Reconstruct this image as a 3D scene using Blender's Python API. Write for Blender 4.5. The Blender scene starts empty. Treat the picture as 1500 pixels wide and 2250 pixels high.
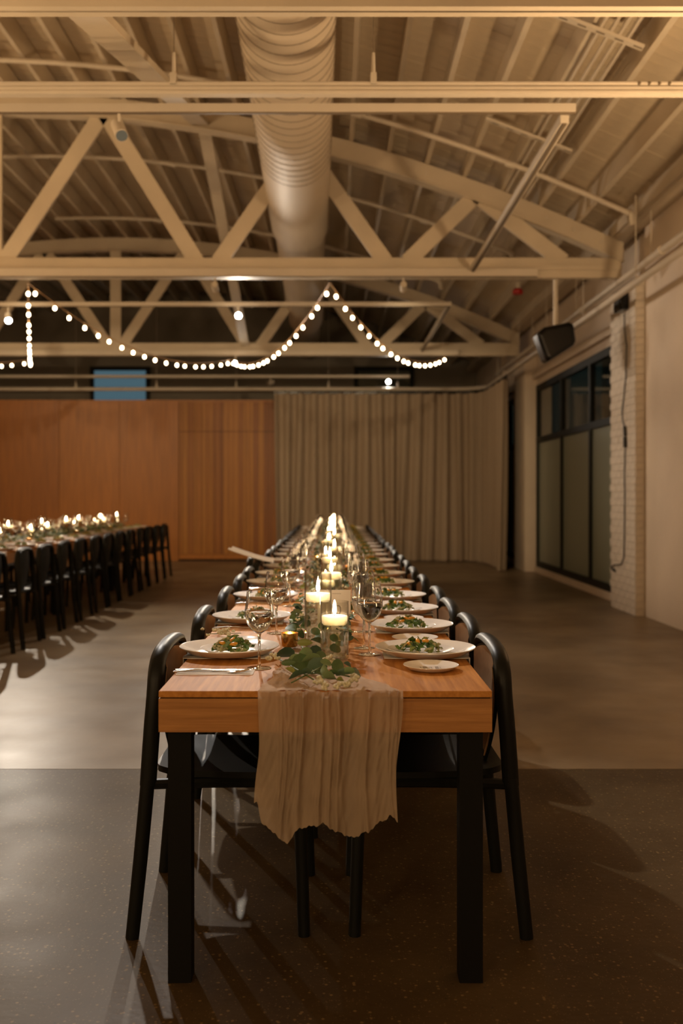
import bpy, math, random
from mathutils import Vector, Matrix

random.seed(7)
PI = math.pi
scene = bpy.context.scene
COL = scene.collection
F, VX, VY, H = 2187.5, 733.0, 1088.0, 1.26      # focal length in px, vanishing point, eye height


def wx(px, d):
    return (px - VX) * d / F


def wz(py, d):
    return H - (py - VY) * d / F


def dep(py, z):
    return (H - z) * F / (py - VY)


# ------------------------------------------------------------------ camera, world, light, exposure
cd = bpy.data.cameras.new('camera')
cam = bpy.data.objects.new('camera', cd)
COL.objects.link(cam)
cam.location = (0, 0, H)
cam.rotation_euler = (PI / 2, 0, 0)
cd.sensor_width = 36
cd.lens = 35
cd.shift_x = (750 - VX) / 2250
cd.shift_y = -(1125 - VY) / 2250
cd.clip_start = 0.05
cd.dof.use_dof = True
cd.dof.focus_distance = 3.05
cd.dof.aperture_fstop = 2.6
scene.camera = cam

w = bpy.data.worlds.new('night')
scene.world = w
w.use_nodes = True
w.node_tree.nodes['Background'].inputs[0].default_value = (0.010, 0.016, 0.015, 1)
w.node_tree.nodes['Background'].inputs[1].default_value = 1.0

vs = scene.view_settings
vs.view_transform = 'Standard'
vs.look = 'None'
vs.exposure = 0.0
vs.gamma = 1.0
vs.use_curve_mapping = False
try:
    scene.cycles.max_bounces = 10
    scene.cycles.transparent_max_bounces = 24
    scene.cycles.sample_clamp_indirect = 40.0
    scene.cycles.use_denoising = True
    scene.cycles.caustics_reflective = False
    scene.cycles.caustics_refractive = False
except Exception:
    pass

WARM = (1.0, 0.67, 0.355)
SPOTC = (1.0, 0.86, 0.69)
TABLEC = (1.0, 0.93, 0.85)
SIDEC = (1.0, 0.80, 0.60)
WASHC = (1.0, 0.74, 0.44)
SPOT_A, SPOT_B = 560.0, 520.0
FILL_POWER = 290.0
WASH_POWER = 270.0
UP_FILL_POWER = 235.0
DOWN_POWER = 390.0


def lamp(kind, name, loc, power, color, radius=0.05, aim=None, angle=150, blend=0.6):
    l = bpy.data.lights.new(name, kind)
    l.energy = power
    l.color = color
    l.shadow_soft_size = radius
    o = bpy.data.objects.new(name, l)
    COL.objects.link(o)
    o.location = loc
    if kind == 'SPOT':
        l.spot_size = math.radians(angle)
        l.spot_blend = blend
        o.rotation_euler = (Vector(aim) - Vector(loc)).to_track_quat('-Z', 'Y').to_euler()
    return o


# ------------------------------------------------------------------ mesh helpers
class MB:
    def __init__(s):
        s.v = []
        s.f = []

    def box(s, x0, x1, y0, y1, z0, z1):
        b = len(s.v)
        s.v += [(x0, y0, z0), (x1, y0, z0), (x1, y1, z0), (x0, y1, z0), (x0, y0, z1), (x1, y0, z1), (x1, y1, z1), (x0, y1, z1)]
        s.f += [tuple(b + i for i in q) for q in ((0, 3, 2, 1), (4, 5, 6, 7), (0, 1, 5, 4), (1, 2, 6, 5), (2, 3, 7, 6), (3, 0, 4, 7))]
        return s

    def bar(s, p, q, a, b, up=(0, 0, 1)):
        """bar from p to q; a = size across (side), b = size along up"""
        p, q = Vector(p), Vector(q)
        t = (q - p).normalized()
        side = t.cross(Vector(up)).normalized()
        u = side.cross(t).normalized()
        n = len(s.v)
        for c in (p, q):
            for (i, j) in ((-1, -1), (1, -1), (1, 1), (-1, 1)):
                s.v.append(tuple(c + side * (i * a / 2) + u * (j * b / 2)))
        s.f += [tuple(n + i for i in qd) for qd in ((3, 2, 1, 0), (4, 5, 6, 7), (0, 1, 5, 4), (1, 2, 6, 5), (2, 3, 7, 6), (3, 0, 4, 7))]
        return s

    def tube(s, pts, r, n=8, caps=True, scale=(1, 1, 1)):
        pts = [Vector(p) for p in pts]
        m = len(pts)
        rs = r if isinstance(r, (list, tuple)) else [r] * m
        tang = []
        for i in range(m):
            t = pts[min(i + 1, m - 1)] - pts[max(i - 1, 0)]
            tang.append(t.normalized())
        a = Vector((0, 0, 1)) if abs(tang[0].z) < 0.9 else Vector((1, 0, 0))
        nrm = (a - tang[0] * a.dot(tang[0])).normalized()
        b0 = len(s.v)
        for i in range(m):
            if i:
                nrm = (nrm - tang[i] * nrm.dot(tang[i])).normalized()
            bi = tang[i].cross(nrm)
            for k in range(n):
                an = 2 * PI * k / n
                o = (nrm * math.cos(an) + bi * math.sin(an)) * rs[i]
                s.v.append(tuple(pts[i] + Vector((o.x * scale[0], o.y * scale[1], o.z * scale[2]))))
        for i in range(m - 1):
            for k in range(n):
                k2 = (k + 1) % n
                s.f.append((b0 + i * n + k, b0 + i * n + k2, b0 + (i + 1) * n + k2, b0 + (i + 1) * n + k))
        if caps:
            s.f.append(tuple(b0 + k for k in reversed(range(n))))
            s.f.append(tuple(b0 + (m - 1) * n + k for k in range(n)))
        return s

    def lathe(s, prof, n=24, c=(0, 0, 0)):
        b0 = len(s.v)
        idx = []
        for (r, z) in prof:
            if r < 1e-6:
                idx.append([len(s.v)] * n)
                s.v.append((c[0], c[1], c[2] + z))
            else:
                idx.append(list(range(len(s.v), len(s.v) + n)))
                for k in range(n):
                    an = 2 * PI * k / n
                    s.v.append((c[0] + r * math.cos(an), c[1] + r * math.sin(an), c[2] + z))
        for i in range(len(prof) - 1):
            for k in range(n):
                k2 = (k + 1) % n
                q = [idx[i][k], idx[i][k2], idx[i + 1][k2], idx[i + 1][k]]
                u = []
                for e in q:
                    if e not in u:
                        u.append(e)
                if len(u) > 2:
                    s.f.append(tuple(u))
        return s

    def grid(s, fn, nu, nv):
        b = len(s.v)
        for i in range(nu + 1):
            for j in range(nv + 1):
                s.v.append(tuple(fn(i / nu, j / nv)))
        for i in range(nu):
            for j in range(nv):
                a = b + i * (nv + 1) + j
                s.f.append((a, a + nv + 1, a + nv + 2, a + 1))
        return s

    def slab(s, fn, nu, nv, off):
        """closed sheet: grid fn plus the same grid moved by off"""
        b = len(s.v)
        s.grid(fn, nu, nv)
        c = len(s.v)
        o = Vector(off)
        s.grid(lambda u, v: tuple(Vector(fn(u, v)) + o), nu, nv)
        nf = nu * nv
        s.f[-nf:] = [tuple(reversed(q)) for q in s.f[-nf:]]
        W = nv + 1
        ring = [i * W for i in range(nu)] + [nu * W + j for j in range(nv)] + [i * W + nv for i in range(nu, 0, -1)] + [j for j in range(nv, 0, -1)]
        L = len(ring)
        for k in range(L):
            p, q = ring[k], ring[(k + 1) % L]
            s.f.append((b + q, b + p, c + p, c + q))
        return s

    def ball(s, c, r, nu=8, nv=6, sc=(1, 1, 1)):
        prof = [(r * math.sin(PI * i / nv), -r * math.cos(PI * i / nv)) for i in range(nv + 1)]
        b = len(s.v)
        s.lathe(prof, nu)
        for i in range(b, len(s.v)):
            p = s.v[i]
            s.v[i] = (p[0] * sc[0] + c[0], p[1] * sc[1] + c[1], p[2] * sc[2] + c[2])
        return s

    def mesh(s, name, smooth=False, angle=0.7):
        me = bpy.data.meshes.new(name)
        me.from_pydata(s.v, [], s.f)
        me.validate()
        if smooth:
            me.shade_smooth()
            me.set_sharp_from_angle(angle=angle)
        return me

    def build(s, name, mat, parent=None, smooth=False, loc=None, rot=None, angle=0.7):
        return put(name, s.mesh(name, smooth, angle), mat, parent, loc, rot)


def put(name, me, mat, parent=None, loc=None, rot=None, scale=None):
    if mat is not None and not me.materials:
        me.materials.append(mat)
    o = bpy.data.objects.new(name, me)
    COL.objects.link(o)
    if parent is not None:
        o.parent = parent
    if loc is not None:
        o.location = loc
    if rot is not None:
        o.rotation_euler = rot
    if scale is not None:
        o.scale = scale
    return o


def tag(o, label, cat, group=None, kind=None):
    o['label'] = label
    o['category'] = cat
    if group:
        o['group'] = group
    if kind:
        o['kind'] = kind
    return o


def struct(o):
    o['kind'] = 'structure'
    return o


def thing(name, label, cat, loc=(0, 0, 0), rz=0.0, group=None):
    o = bpy.data.objects.new(name, None)
    COL.objects.link(o)
    o.empty_display_size = 0.05
    o.location = loc
    o.rotation_euler = (0, 0, rz)
    return tag(o, label, cat, group)


KIDS = {}


def kids(o):
    return [c for c in o.children]


def dup(root, loc, rz=None, label=None, group=None):
    r = root.copy()
    COL.objects.link(r)
    r.location = loc
    if rz is not None:
        r.rotation_euler = (0, 0, rz)
    if label:
        r['label'] = label
    if group:
        r['group'] = group
    for ch in kids(root):
        c = ch.copy()
        COL.objects.link(c)
        c.parent = r
        for g in kids(ch):
            d = g.copy()
            COL.objects.link(d)
            d.parent = c
    return r


def bevel(o, wd=0.003, seg=2):
    m = o.modifiers.new('bevel', 'BEVEL')
    m.width = wd
    m.segments = seg
    m.limit_method = 'ANGLE'
    return o


ORD = ('first second third fourth fifth sixth seventh eighth ninth tenth eleventh twelfth thirteenth fourteenth fifteenth '
       'sixteenth seventeenth eighteenth nineteenth twentieth twenty-first twenty-second twenty-third twenty-fourth twenty-fifth '
       'twenty-sixth twenty-seventh twenty-eighth').split()


# ------------------------------------------------------------------ materials
def mat(name, color, rough=0.5, metal=0.0, var=0.0, scale=8.0, bump=0.0, bscale=None, stretch=(1, 1, 1), dark=None, spec=0.5, **kw):
    m = bpy.data.materials.new(name)
    m.use_nodes = True
    nt = m.node_tree
    b = nt.nodes['Principled BSDF']
    b.inputs['Base Color'].default_value = (*color, 1)
    b.inputs['Roughness'].default_value = rough
    b.inputs['Metallic'].default_value = metal
    b.inputs['Specular IOR Level'].default_value = spec
    for k, v in kw.items():
        b.inputs[k.replace('_', ' ')].default_value = v
    if var or bump:
        tc = nt.nodes.new('ShaderNodeTexCoord')
        mp = nt.nodes.new('ShaderNodeMapping')
        mp.inputs['Scale'].default_value = stretch
        nt.links.new(tc.outputs['Object'], mp.inputs['Vector'])
        nz = nt.nodes.new('ShaderNodeTexNoise')
        nz.inputs['Scale'].default_value = scale
        nz.inputs['Detail'].default_value = 5
        nt.links.new(mp.outputs[0], nz.inputs['Vector'])
        if var:
            cr = nt.nodes.new('ShaderNodeValToRGB')
            cr.color_ramp.elements[0].position = 0.3
            cr.color_ramp.elements[1].position = 0.72
            d = dark if dark else tuple(c * (1 - var) for c in color)
            cr.color_ramp.elements[0].color = (*d, 1)
            cr.color_ramp.elements[1].color = (*color, 1)
            nt.links.new(nz.outputs['Fac'], cr.inputs['Fac'])
            nt.links.new(cr.outputs['Color'], b.inputs['Base Color'])
        if bump:
            n2 = nz
            if bscale:
                n2 = nt.nodes.new('ShaderNodeTexNoise')
                n2.inputs['Scale'].default_value = bscale
                n2.inputs['Detail'].default_value = 4
                nt.links.new(mp.outputs[0], n2.inputs['Vector'])
            bp = nt.nodes.new('ShaderNodeBump')
            bp.inputs['Strength'].default_value = bump
            bp.inputs['Distance'].default_value = 0.01
            nt.links.new(n2.outputs['Fac'], bp.inputs['Height'])
            nt.links.new(bp.outputs[0], b.inputs['Normal'])
    return m


def emit(name, color, strength):
    m = bpy.data.materials.new(name)
    m.use_nodes = True
    nt = m.node_tree
    nt.nodes.clear()
    e = nt.nodes.new('ShaderNodeEmission')
    e.inputs[0].default_value = (*color, 1)
    e.inputs[1].default_value = strength
    o = nt.nodes.new('ShaderNodeOutputMaterial')
    nt.links.new(e.outputs[0], o.inputs[0])
    return m


def thin_glass(name, tint=(1, 1, 1), base=0.04, edge=0.6, rough=0.02):
    """clear thin-walled glass: see-through with reflections that grow towards grazing angles"""
    m = bpy.data.materials.new(name)
    m.use_nodes = True
    nt = m.node_tree
    nt.nodes.clear()
    tr = nt.nodes.new('ShaderNodeBsdfTransparent')
    tr.inputs[0].default_value = (*tint, 1)
    gl = nt.nodes.new('ShaderNodeBsdfGlossy')
    gl.inputs['Roughness'].default_value = rough
    lw = nt.nodes.new('ShaderNodeLayerWeight')
    lw.inputs['Blend'].default_value = 0.25
    mr = nt.nodes.new('ShaderNodeMapRange')
    mr.inputs['To Min'].default_value = base
    mr.inputs['To Max'].default_value = edge
    nt.links.new(lw.outputs['Facing'], mr.inputs['Value'])
    mx = nt.nodes.new('ShaderNodeMixShader')
    nt.links.new(mr.outputs[0], mx.inputs[0])
    nt.links.new(tr.outputs[0], mx.inputs[1])
    nt.links.new(gl.outputs[0], mx.inputs[2])
    o = nt.nodes.new('ShaderNodeOutputMaterial')
    nt.links.new(mx.outputs[0], o.inputs[0])
    return m


def real_glass(name, ior, tint=(1, 1, 1)):
    m = bpy.data.materials.new(name)
    m.use_nodes = True
    nt = m.node_tree
    nt.nodes.clear()
    g = nt.nodes.new('ShaderNodeBsdfGlass')
    g.inputs['IOR'].default_value = ior
    g.inputs['Roughness'].default_value = 0.0
    g.inputs['Color'].default_value = (*tint, 1)
    o = nt.nodes.new('ShaderNodeOutputMaterial')
    nt.links.new(g.outputs[0], o.inputs[0])
    return m


def sheer(name, color, see=0.22):
    m = mat(name, color, 0.85, var=0.25, scale=14, bump=0.9, bscale=38, stretch=(1, 0.5, 0.4), spec=0.1)
    nt = m.node_tree
    b = nt.nodes['Principled BSDF']
    out = nt.nodes['Material Output']
    tl = nt.nodes.new('ShaderNodeBsdfTranslucent')
    tl.inputs[0].default_value = (*color, 1)
    tp = nt.nodes.new('ShaderNodeBsdfTransparent')
    m1 = nt.nodes.new('ShaderNodeMixShader')
    m1.inputs[0].default_value = 0.3
    nt.links.new(b.outputs[0], m1.inputs[1])
    nt.links.new(tl.outputs[0], m1.inputs[2])
    m2 = nt.nodes.new('ShaderNodeMixShader')
    m2.inputs[0].default_value = see
    nt.links.new(m1.outputs[0], m2.inputs[1])
    nt.links.new(tp.outputs[0], m2.inputs[2])
    nt.links.new(m2.outputs[0], out.inputs[0])
    return m


def oak(name, light, darkc, axis, rough=0.38, spec=0.4):
    st = [22, 22, 22]
    st[axis] = 1.2
    m = mat(name, light, rough, var=0.5, dark=darkc, scale=3.0, bump=0.08, bscale=6, stretch=tuple(st), spec=spec)
    return m


def concrete(name, base, darkc, agg=False):
    m = bpy.data.materials.new(name)
    m.use_nodes = True
    nt = m.node_tree
    N = nt.nodes.new
    L = nt.links.new
    b = nt.nodes['Principled BSDF']
    tc = N('ShaderNodeTexCoord')
    n1 = N('ShaderNodeTexNoise')
    n1.inputs['Scale'].default_value = 1.1
    n1.inputs['Detail'].default_value = 6
    n1.inputs['Roughness'].default_value = 0.6
    L(tc.outputs['Object'], n1.inputs['Vector'])
    cr = N('ShaderNodeValToRGB')
    cr.color_ramp.elements[0].position = 0.33
    cr.color_ramp.elements[1].position = 0.68
    cr.color_ramp.elements[0].color = (*darkc, 1)
    cr.color_ramp.elements[1].color = (*base, 1)
    L(n1.outputs['Fac'], cr.inputs['Fac'])
    last = cr.outputs['Color']
    if agg:
        for (sc, th, colr, fac) in ((55, 0.27, (0.22, 0.15, 0.07), 0.7), (120, 0.25, (0.18, 0.13, 0.07), 0.65), (38, 0.16, (0.035, 0.028, 0.02), 0.8)):
            vo = N('ShaderNodeTexVoronoi')
            vo.inputs['Scale'].default_value = sc
            L(tc.outputs['Object'], vo.inputs['Vector'])
            mr = N('ShaderNodeMapRange')
            mr.inputs['From Min'].default_value = th
            mr.inputs['From Max'].default_value = th - 0.08
            L(vo.outputs['Distance'], mr.inputs['Value'])
            # only some cells carry a visible stone
            sp = N('ShaderNodeSeparateColor')
            L(vo.outputs['Color'], sp.inputs[0])
            gt = N('ShaderNodeMath')
            gt.operation = 'GREATER_THAN'
            gt.inputs[1].default_value = 0.55
            L(sp.outputs[0], gt.inputs[0])
            mu = N('ShaderNodeMath')
            mu.operation = 'MULTIPLY'
            L(mr.outputs[0], mu.inputs[0])
            L(gt.outputs[0], mu.inputs[1])
            m3 = N('ShaderNodeMath')
            m3.operation = 'MULTIPLY'
            m3.inputs[1].default_value = fac
            L(mu.outputs[0], m3.inputs[0])
            mx = N('ShaderNodeMix')
            mx.data_type = 'RGBA'
            L(m3.outputs[0], mx.inputs['Factor'])
            L(last, mx.inputs['A'])
            mx.inputs['B'].default_value = (*colr, 1)
            last = mx.outputs['Result']
    b.inputs['Specular IOR Level'].default_value = 0.08 if agg else 0.3
    L(last, b.inputs['Base Color'])
    n2 = N('ShaderNodeTexNoise')
    n2.inputs['Scale'].default_value = 3.0
    n2.inputs['Detail'].default_value = 5
    L(tc.outputs['Object'], n2.inputs['Vector'])
    mr = N('ShaderNodeMapRange')
    mr.inputs['To Min'].default_value = 0.30
    mr.inputs['To Max'].default_value = 0.50
    L(n2.outputs['Fac'], mr.inputs['Value'])
    L(mr.outputs[0], b.inputs['Roughness'])
    n3 = N('ShaderNodeTexNoise')
    n3.inputs['Scale'].default_value = 40
    L(tc.outputs['Object'], n3.inputs['Vector'])
    bp = N('ShaderNodeBump')
    bp.inputs['Strength'].default_value = 0.06
    bp.inputs['Distance'].default_value = 0.01
    L(n3.outputs['Fac'], bp.inputs['Height'])
    L(bp.outputs[0], b.inputs['Normal'])
    return m


PAINT = mat('cream_paint', (0.63, 0.54, 0.42), 0.6, var=0.14, scale=2.5, bump=0.1, bscale=30)
PAINT_B = mat('board_paint', (0.72, 0.60, 0.44), 0.7, var=0.22, scale=3.0, bump=0.15, bscale=25)
METALP = mat('painted_steel', (0.60, 0.53, 0.44), 0.5, spec=0.3, var=0.06, scale=5)
DUCTM = mat('painted_duct', (0.62, 0.53, 0.42), 0.65, spec=0.15, var=0.06, scale=2)
SEAM = mat('duct_seam', (0.16, 0.12, 0.08), 0.5)
WALLP = mat('white_wall_paint', (0.70, 0.59, 0.48), 0.75, var=0.12, scale=1.6, bump=0.25, bscale=18)
BRICKP = mat('painted_brick', (0.68, 0.60, 0.51), 0.75, var=0.2, scale=9, bump=0.4, bscale=40)
MORTAR = mat('mortar', (0.46, 0.39, 0.31), 0.9)
MORTAR_P = mat('painted_mortar', (0.58, 0.50, 0.42), 0.8)
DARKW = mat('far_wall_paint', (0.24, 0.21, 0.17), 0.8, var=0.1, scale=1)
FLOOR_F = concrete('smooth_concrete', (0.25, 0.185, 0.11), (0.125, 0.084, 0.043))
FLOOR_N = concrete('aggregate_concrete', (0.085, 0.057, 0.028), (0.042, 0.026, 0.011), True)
BLACKF = mat('black_frame', (0.010, 0.012, 0.010), 0.6, spec=0.25)
OAK_TOP = oak('oak_top', (0.58, 0.265, 0.066), (0.37, 0.15, 0.033), 1, 0.55, 0.08)
OAK_X = oak('oak_apron', (0.46, 0.22, 0.068), (0.28, 0.12, 0.033), 0, 0.42)
OAK_Y = oak('oak_side_apron', (0.46, 0.22, 0.068), (0.28, 0.12, 0.033), 1, 0.42)
BLACK = mat('black_lacquer', (0.005, 0.0058, 0.005), 0.42, spec=0.2)
LEGB = mat('black_leg', (0.004, 0.004, 0.0035), 0.6, spec=0.15)
BROWN_SHEEN = mat('brown_backrest_sheen', (0.36, 0.21, 0.11), 0.42, var=0.2, scale=30)  # brown lightened to carry candlelight reflected off the chair backs
WOODP = [mat('timber_panel_%d' % i, c, 0.45, var=0.28, scale=2.2, stretch=(14, 14, 0.7), bump=0.04) for i, c in enumerate(
    ((0.40, 0.135, 0.008), (0.43, 0.147, 0.009), (0.375, 0.122, 0.007)))]
SLATM = [mat('timber_slat_%d' % i, c, 0.5, var=0.3, scale=3.0, stretch=(16, 16, 0.6), bump=0.05) for i, c in enumerate(
    ((0.34, 0.115, 0.008), (0.40, 0.145, 0.011), (0.28, 0.088, 0.006), (0.43, 0.165, 0.015)))]
CURT = mat('linen_curtain', (0.42, 0.33, 0.245), 0.9, var=0.12, scale=60, bump=0.2, bscale=180, spec=0.1)
FROST = mat('frosted_pane', (0.22, 0.25, 0.20), 0.33, spec=0.6)
CLEAR_PANE = thin_glass('window_glass', (0.75, 0.82, 0.8), 0.10, 0.5)
DUSK = emit('dusk_window', (0.30, 0.55, 0.68), 0.20)
PORC = mat('white_porcelain', (0.84, 0.82, 0.80), 0.16)
LINEN = mat('white_linen', (0.84, 0.82, 0.79), 0.9, var=0.06, scale=40, bump=0.2, bscale=220, spec=0.1)
STEEL = mat('polished_steel', (0.75, 0.72, 0.68), 0.14, 1.0)
GLASS = real_glass('goblet_glass', 1.45)
WATER = real_glass('drinking_water', 1.33, (0.99, 1, 0.99))
VASEG = thin_glass('vase_glass', (0.97, 0.97, 0.95), 0.03, 0.75)
VWATER = thin_glass('vase_water', (0.96, 0.97, 0.93), 0.02, 0.35)
WAX = mat('candle_wax', (1.0, 0.91, 0.76), 0.45, Subsurface_Weight=1.0, Subsurface_Scale=0.06, Subsurface_Radius=(1.0, 0.9, 0.8))
WICK = mat('wick', (0.02, 0.015, 0.01), 0.9)
FLAME = emit('flame', (1.0, 0.70, 0.40), 210.0)
GOLD = mat('gold_mercury_glass', (0.85, 0.52, 0.16), 0.25, 1.0, var=0.5, scale=220)
RUN = sheer('gauze_runner', (0.66, 0.51, 0.37), 0.33)
RUN_BED = sheer('gauze_runner_layers', (0.74, 0.57, 0.42), 0.08)
GREENS = [mat('leaf_green_%d' % i, c, 0.5, var=0.3, scale=25) for i, c in enumerate(
    ((0.065, 0.135, 0.08), (0.085, 0.16, 0.055), (0.20, 0.30, 0.13), (0.28, 0.32, 0.08)))]
STEMM = mat('green_stem', (0.10, 0.15, 0.045), 0.6)
BLOOM = mat('cream_blossom', (0.72, 0.68, 0.48), 0.7, var=0.25, scale=40)
LETT = [mat('lettuce_%d' % i, c, 0.45, var=0.4, scale=50) for i, c in enumerate(((0.10, 0.20, 0.04), (0.26, 0.34, 0.10), (0.55, 0.52, 0.30)))]
ORANGE = mat('orange_segment', (0.80, 0.36, 0.03), 0.35, var=0.2, scale=60)
PRINT = mat('grey_print', (0.30, 0.27, 0.25), 0.4)
CARD = mat('white_card', (0.82, 0.78, 0.74), 0.7)
BULB = emit('warm_bulb', (1.0, 0.72, 0.42), 22.0)
LENS = emit('spot_lens', (1.0, 0.96, 0.88), 120.0)
LENS_WASH = emit('wash_lens', (1.0, 0.8, 0.5), 4.0)
LENS_DIM = emit('shielded_lens', (1.0, 0.8, 0.5), 0.12)
WIRE = mat('lamp_wire', (0.42, 0.25, 0.12), 0.6)
BLKPL = mat('black_plastic', (0.004, 0.004, 0.0045), 0.2, spec=0.3)
RUBBER = mat('black_cable', (0.012, 0.012, 0.010), 0.5)
RED = mat('red_alarm', (0.45, 0.012, 0.01), 0.4)
ACRYL = thin_glass('acrylic', (0.96, 0.96, 0.96), 0.05, 0.5)
FILL_GLOBE = emit('fill_globe', (1.0, 0.72, 0.42), 6.0)

# ------------------------------------------------------------------ the room
T0, T1, T2 = 4.86, 10.85, 16.9        # truss positions along the hall
BACK, FARW, REAR, LEFT, RIGHT = 19.1, 22.6, -8.0, -10.6, 3.24
XC, ZA, KA = -3.7, 5.52, 0.0347


def zr(x):
    return ZA - KA * (x - XC) ** 2


fl = struct(MB().box(LEFT, 3.6, REAR, FARW, -0.20, -0.03).build('floor', MORTAR))
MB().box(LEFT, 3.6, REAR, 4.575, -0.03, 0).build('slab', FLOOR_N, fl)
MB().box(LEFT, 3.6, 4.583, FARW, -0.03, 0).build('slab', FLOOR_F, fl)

# right wall: near run, window bays between brick pilasters, curb and spandrels
wr = struct(MB().box(RIGHT, 3.6, REAR, 10.37, 0, 4.15).build('wall_right', WALLP))
MB().box(3.33, 3.6, 10.37, FARW, 3.06, 4.15).build('spandrel', WALLP, wr)
MB().box(3.26, 3.33, 11.33, 16.4, 3.16, 3.26).build('ledge', WALLP, wr)
MB().box(3.26, 3.33, 17.36, FARW, 3.16, 3.26).build('ledge', WALLP, wr)
MB().box(3.30, 3.6, 11.33, 16.4, 0, 0.09).build('curb', WALLP, wr)
MB().box(3.30, 3.6, 17.36, FARW, 0, 0.09).build('curb', WALLP, wr)
MB().box(3.33, 3.6, 10.37, 11.33, 0, 3.06).build('pier', WALLP, wr)
MB().box(3.33, 3.6, 16.4, 17.36, 0, 3.06).build('pier', WALLP, wr)
MB().box(3.33, 3.6, 20.6, FARW, 0.09, 3.06).build('pier', WALLP, wr)
MB().box(RIGHT, 3.6, 19.3, FARW, 3.26, 4.15).build('corbel', WALLP, wr)
MB().box(3.14, 3.6, 16.4, 17.36, 0, 3.55).build('pilaster', WALLP, wr)
MB().box(3.155, 3.33, 10.385, 11.33, 0, 3.55).build('pilaster', MORTAR_P, wr)
# painted bricks of the nearer pilaster
brk = MB().box(-0.012, 0.0, -0.1045, 0.1045, -0.0365, 0.0365).mesh('brick')
brk2 = MB().box(-0.043, 0.043, -0.015, 0.0, -0.0365, 0.0365).mesh('brick')
n_c = 46
for c in range(n_c):
    z = 0.038 + c * 0.0765
    for k in range(5):
        y = 10.475 + k * 0.212 - (0.106 if c % 2 else 0.0)
        if y > 11.28 or y < 10.45:
            if c % 2 and y < 10.45:
                pass
            else:
                continue
        y = max(y, 10.49 - 0.0)
        put('brick', brk, BRICKP, wr, (3.155 - random.uniform(0, 0.004), y, z))
    put('brick', brk2, BRICKP, wr, (3.188 + (0.004 if c % 2 else 0), 10.386 - random.uniform(0, 0.004), z), None, (1.05, 1, 1))

wl = struct(MB().box(LEFT - 0.2, LEFT, REAR, FARW, 0, 4.1).build('wall_left', WALLP))
wre = struct(MB().box(LEFT, 3.6, REAR - 0.2, REAR, 0, 6.2).build('wall_rear', WALLP))

# far end wall above and behind the timber partition, with two high windows
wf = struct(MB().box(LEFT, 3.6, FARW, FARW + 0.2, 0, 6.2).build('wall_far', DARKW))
for i, (a, b, m_) in enumerate(((-5.42, -4.25, DUSK), (0.55, 1.72, CLEAR_PANE))):
    wn = struct(MB().box(a, b, FARW - 0.05, FARW - 0.03, 2.6, 4.08).build('window_%d' % (i + 3), m_))
    fm = MB()
    for (x0, x1, z0, z1) in ((a - 0.09, a, 2.55, 4.17), (b, b + 0.09, 2.55, 4.17), (a, b, 4.08, 4.17), (a, b, 2.52, 2.6)):
        fm.box(x0, x1, FARW - 0.10, FARW - 0.001, z0, z1)
    fm.build('window_frame', BLACKF, wn)

# timber partition: plain panels, then a slatted run with a pair of flush doors
wb = struct(MB().box(LEFT, -1.0, BACK + 0.02, BACK + 0.25, 0, 3.07).build('wall_back', LEGB))
xe = [-2.97, -4.11, -5.265, -6.41, -7.55, -8.7, -9.85, -10.6]
for i in range(7):
    MB().box(xe[i + 1] + 0.004, xe[i] - 0.004, BACK, BACK + 0.02, 0.0, 3.05).build('panel', WOODP[i % 3], wb)
MB().box(LEFT, -1.0, BACK - 0.012, BACK + 0.25, 3.05, 3.085).build('cap', WOODP[1], wb)
x = -2.965
rs = random.Random(3)
while x < -1.02:
    wd = rs.choice((0.045, 0.06, 0.075, 0.085, 0.11))
    m_ = SLATM[rs.randrange(4)]
    x1 = min(x + wd, -1.0)
    dy = rs.choice((0.0, 0.008, 0.016))
    MB().box(x + 0.003, x1 - 0.003, BACK + 0.002 + dy, BACK + 0.03, 2.488, 3.05).build('slat', m_, wb)
    MB().box(x + 0.003, x1 - 0.003, BACK + 0.002 + dy, BACK + 0.03, 0.13, 2.478).build('slat', m_, wb)
    x = x1
MB().box(-2.965, -1.0, BACK - 0.004, BACK + 0.03, 0.035, 0.125).build('kick_rail', WOODP[1], wb)

# frosted steel-framed window in the right wall
def side_window(name, y0, y1, edges):
    wn = struct(thing(name, 'w', 'w'))
    for k in ('label', 'category'):
        del wn[k]
    X = 3.34
    for i in range(len(edges) - 1):
        a, b = edges[i] + 0.04, edges[i + 1] - 0.04
        MB().box(X + 0.02, X + 0.03, a, b, 0.17, 2.12).build('pane', FROST, wn)
        MB().box(X + 0.02, X + 0.03, a, b, 2.20, 2.97).build('pane', CLEAR_PANE, wn)
    for e in edges:
        MB().box(X - 0.01, X + 0.06, e - 0.045, e + 0.045, 0.09, 3.06).build('mullion', BLACKF, wn)
    for (z0, z1) in ((0.09, 0.18), (2.115, 2.205), (2.96, 3.06)):
        MB().box(X - 0.012, X + 0.058, y0, y1, z0, z1).build('transom', BLACKF, wn)
    return wn


side_window('window_1', 11.34, 16.39, [11.39, 12.98, 14.62, 16.34])
side_window('window_2', 17.37, 20.6, [17.42, 19.0, 20.55])
struct(MB().box(7.0, 7.3, 6, 26, -0.1, 5).build('pane_backdrop', DARKW))  # dark slab added outside so the clear panes look dark

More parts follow.
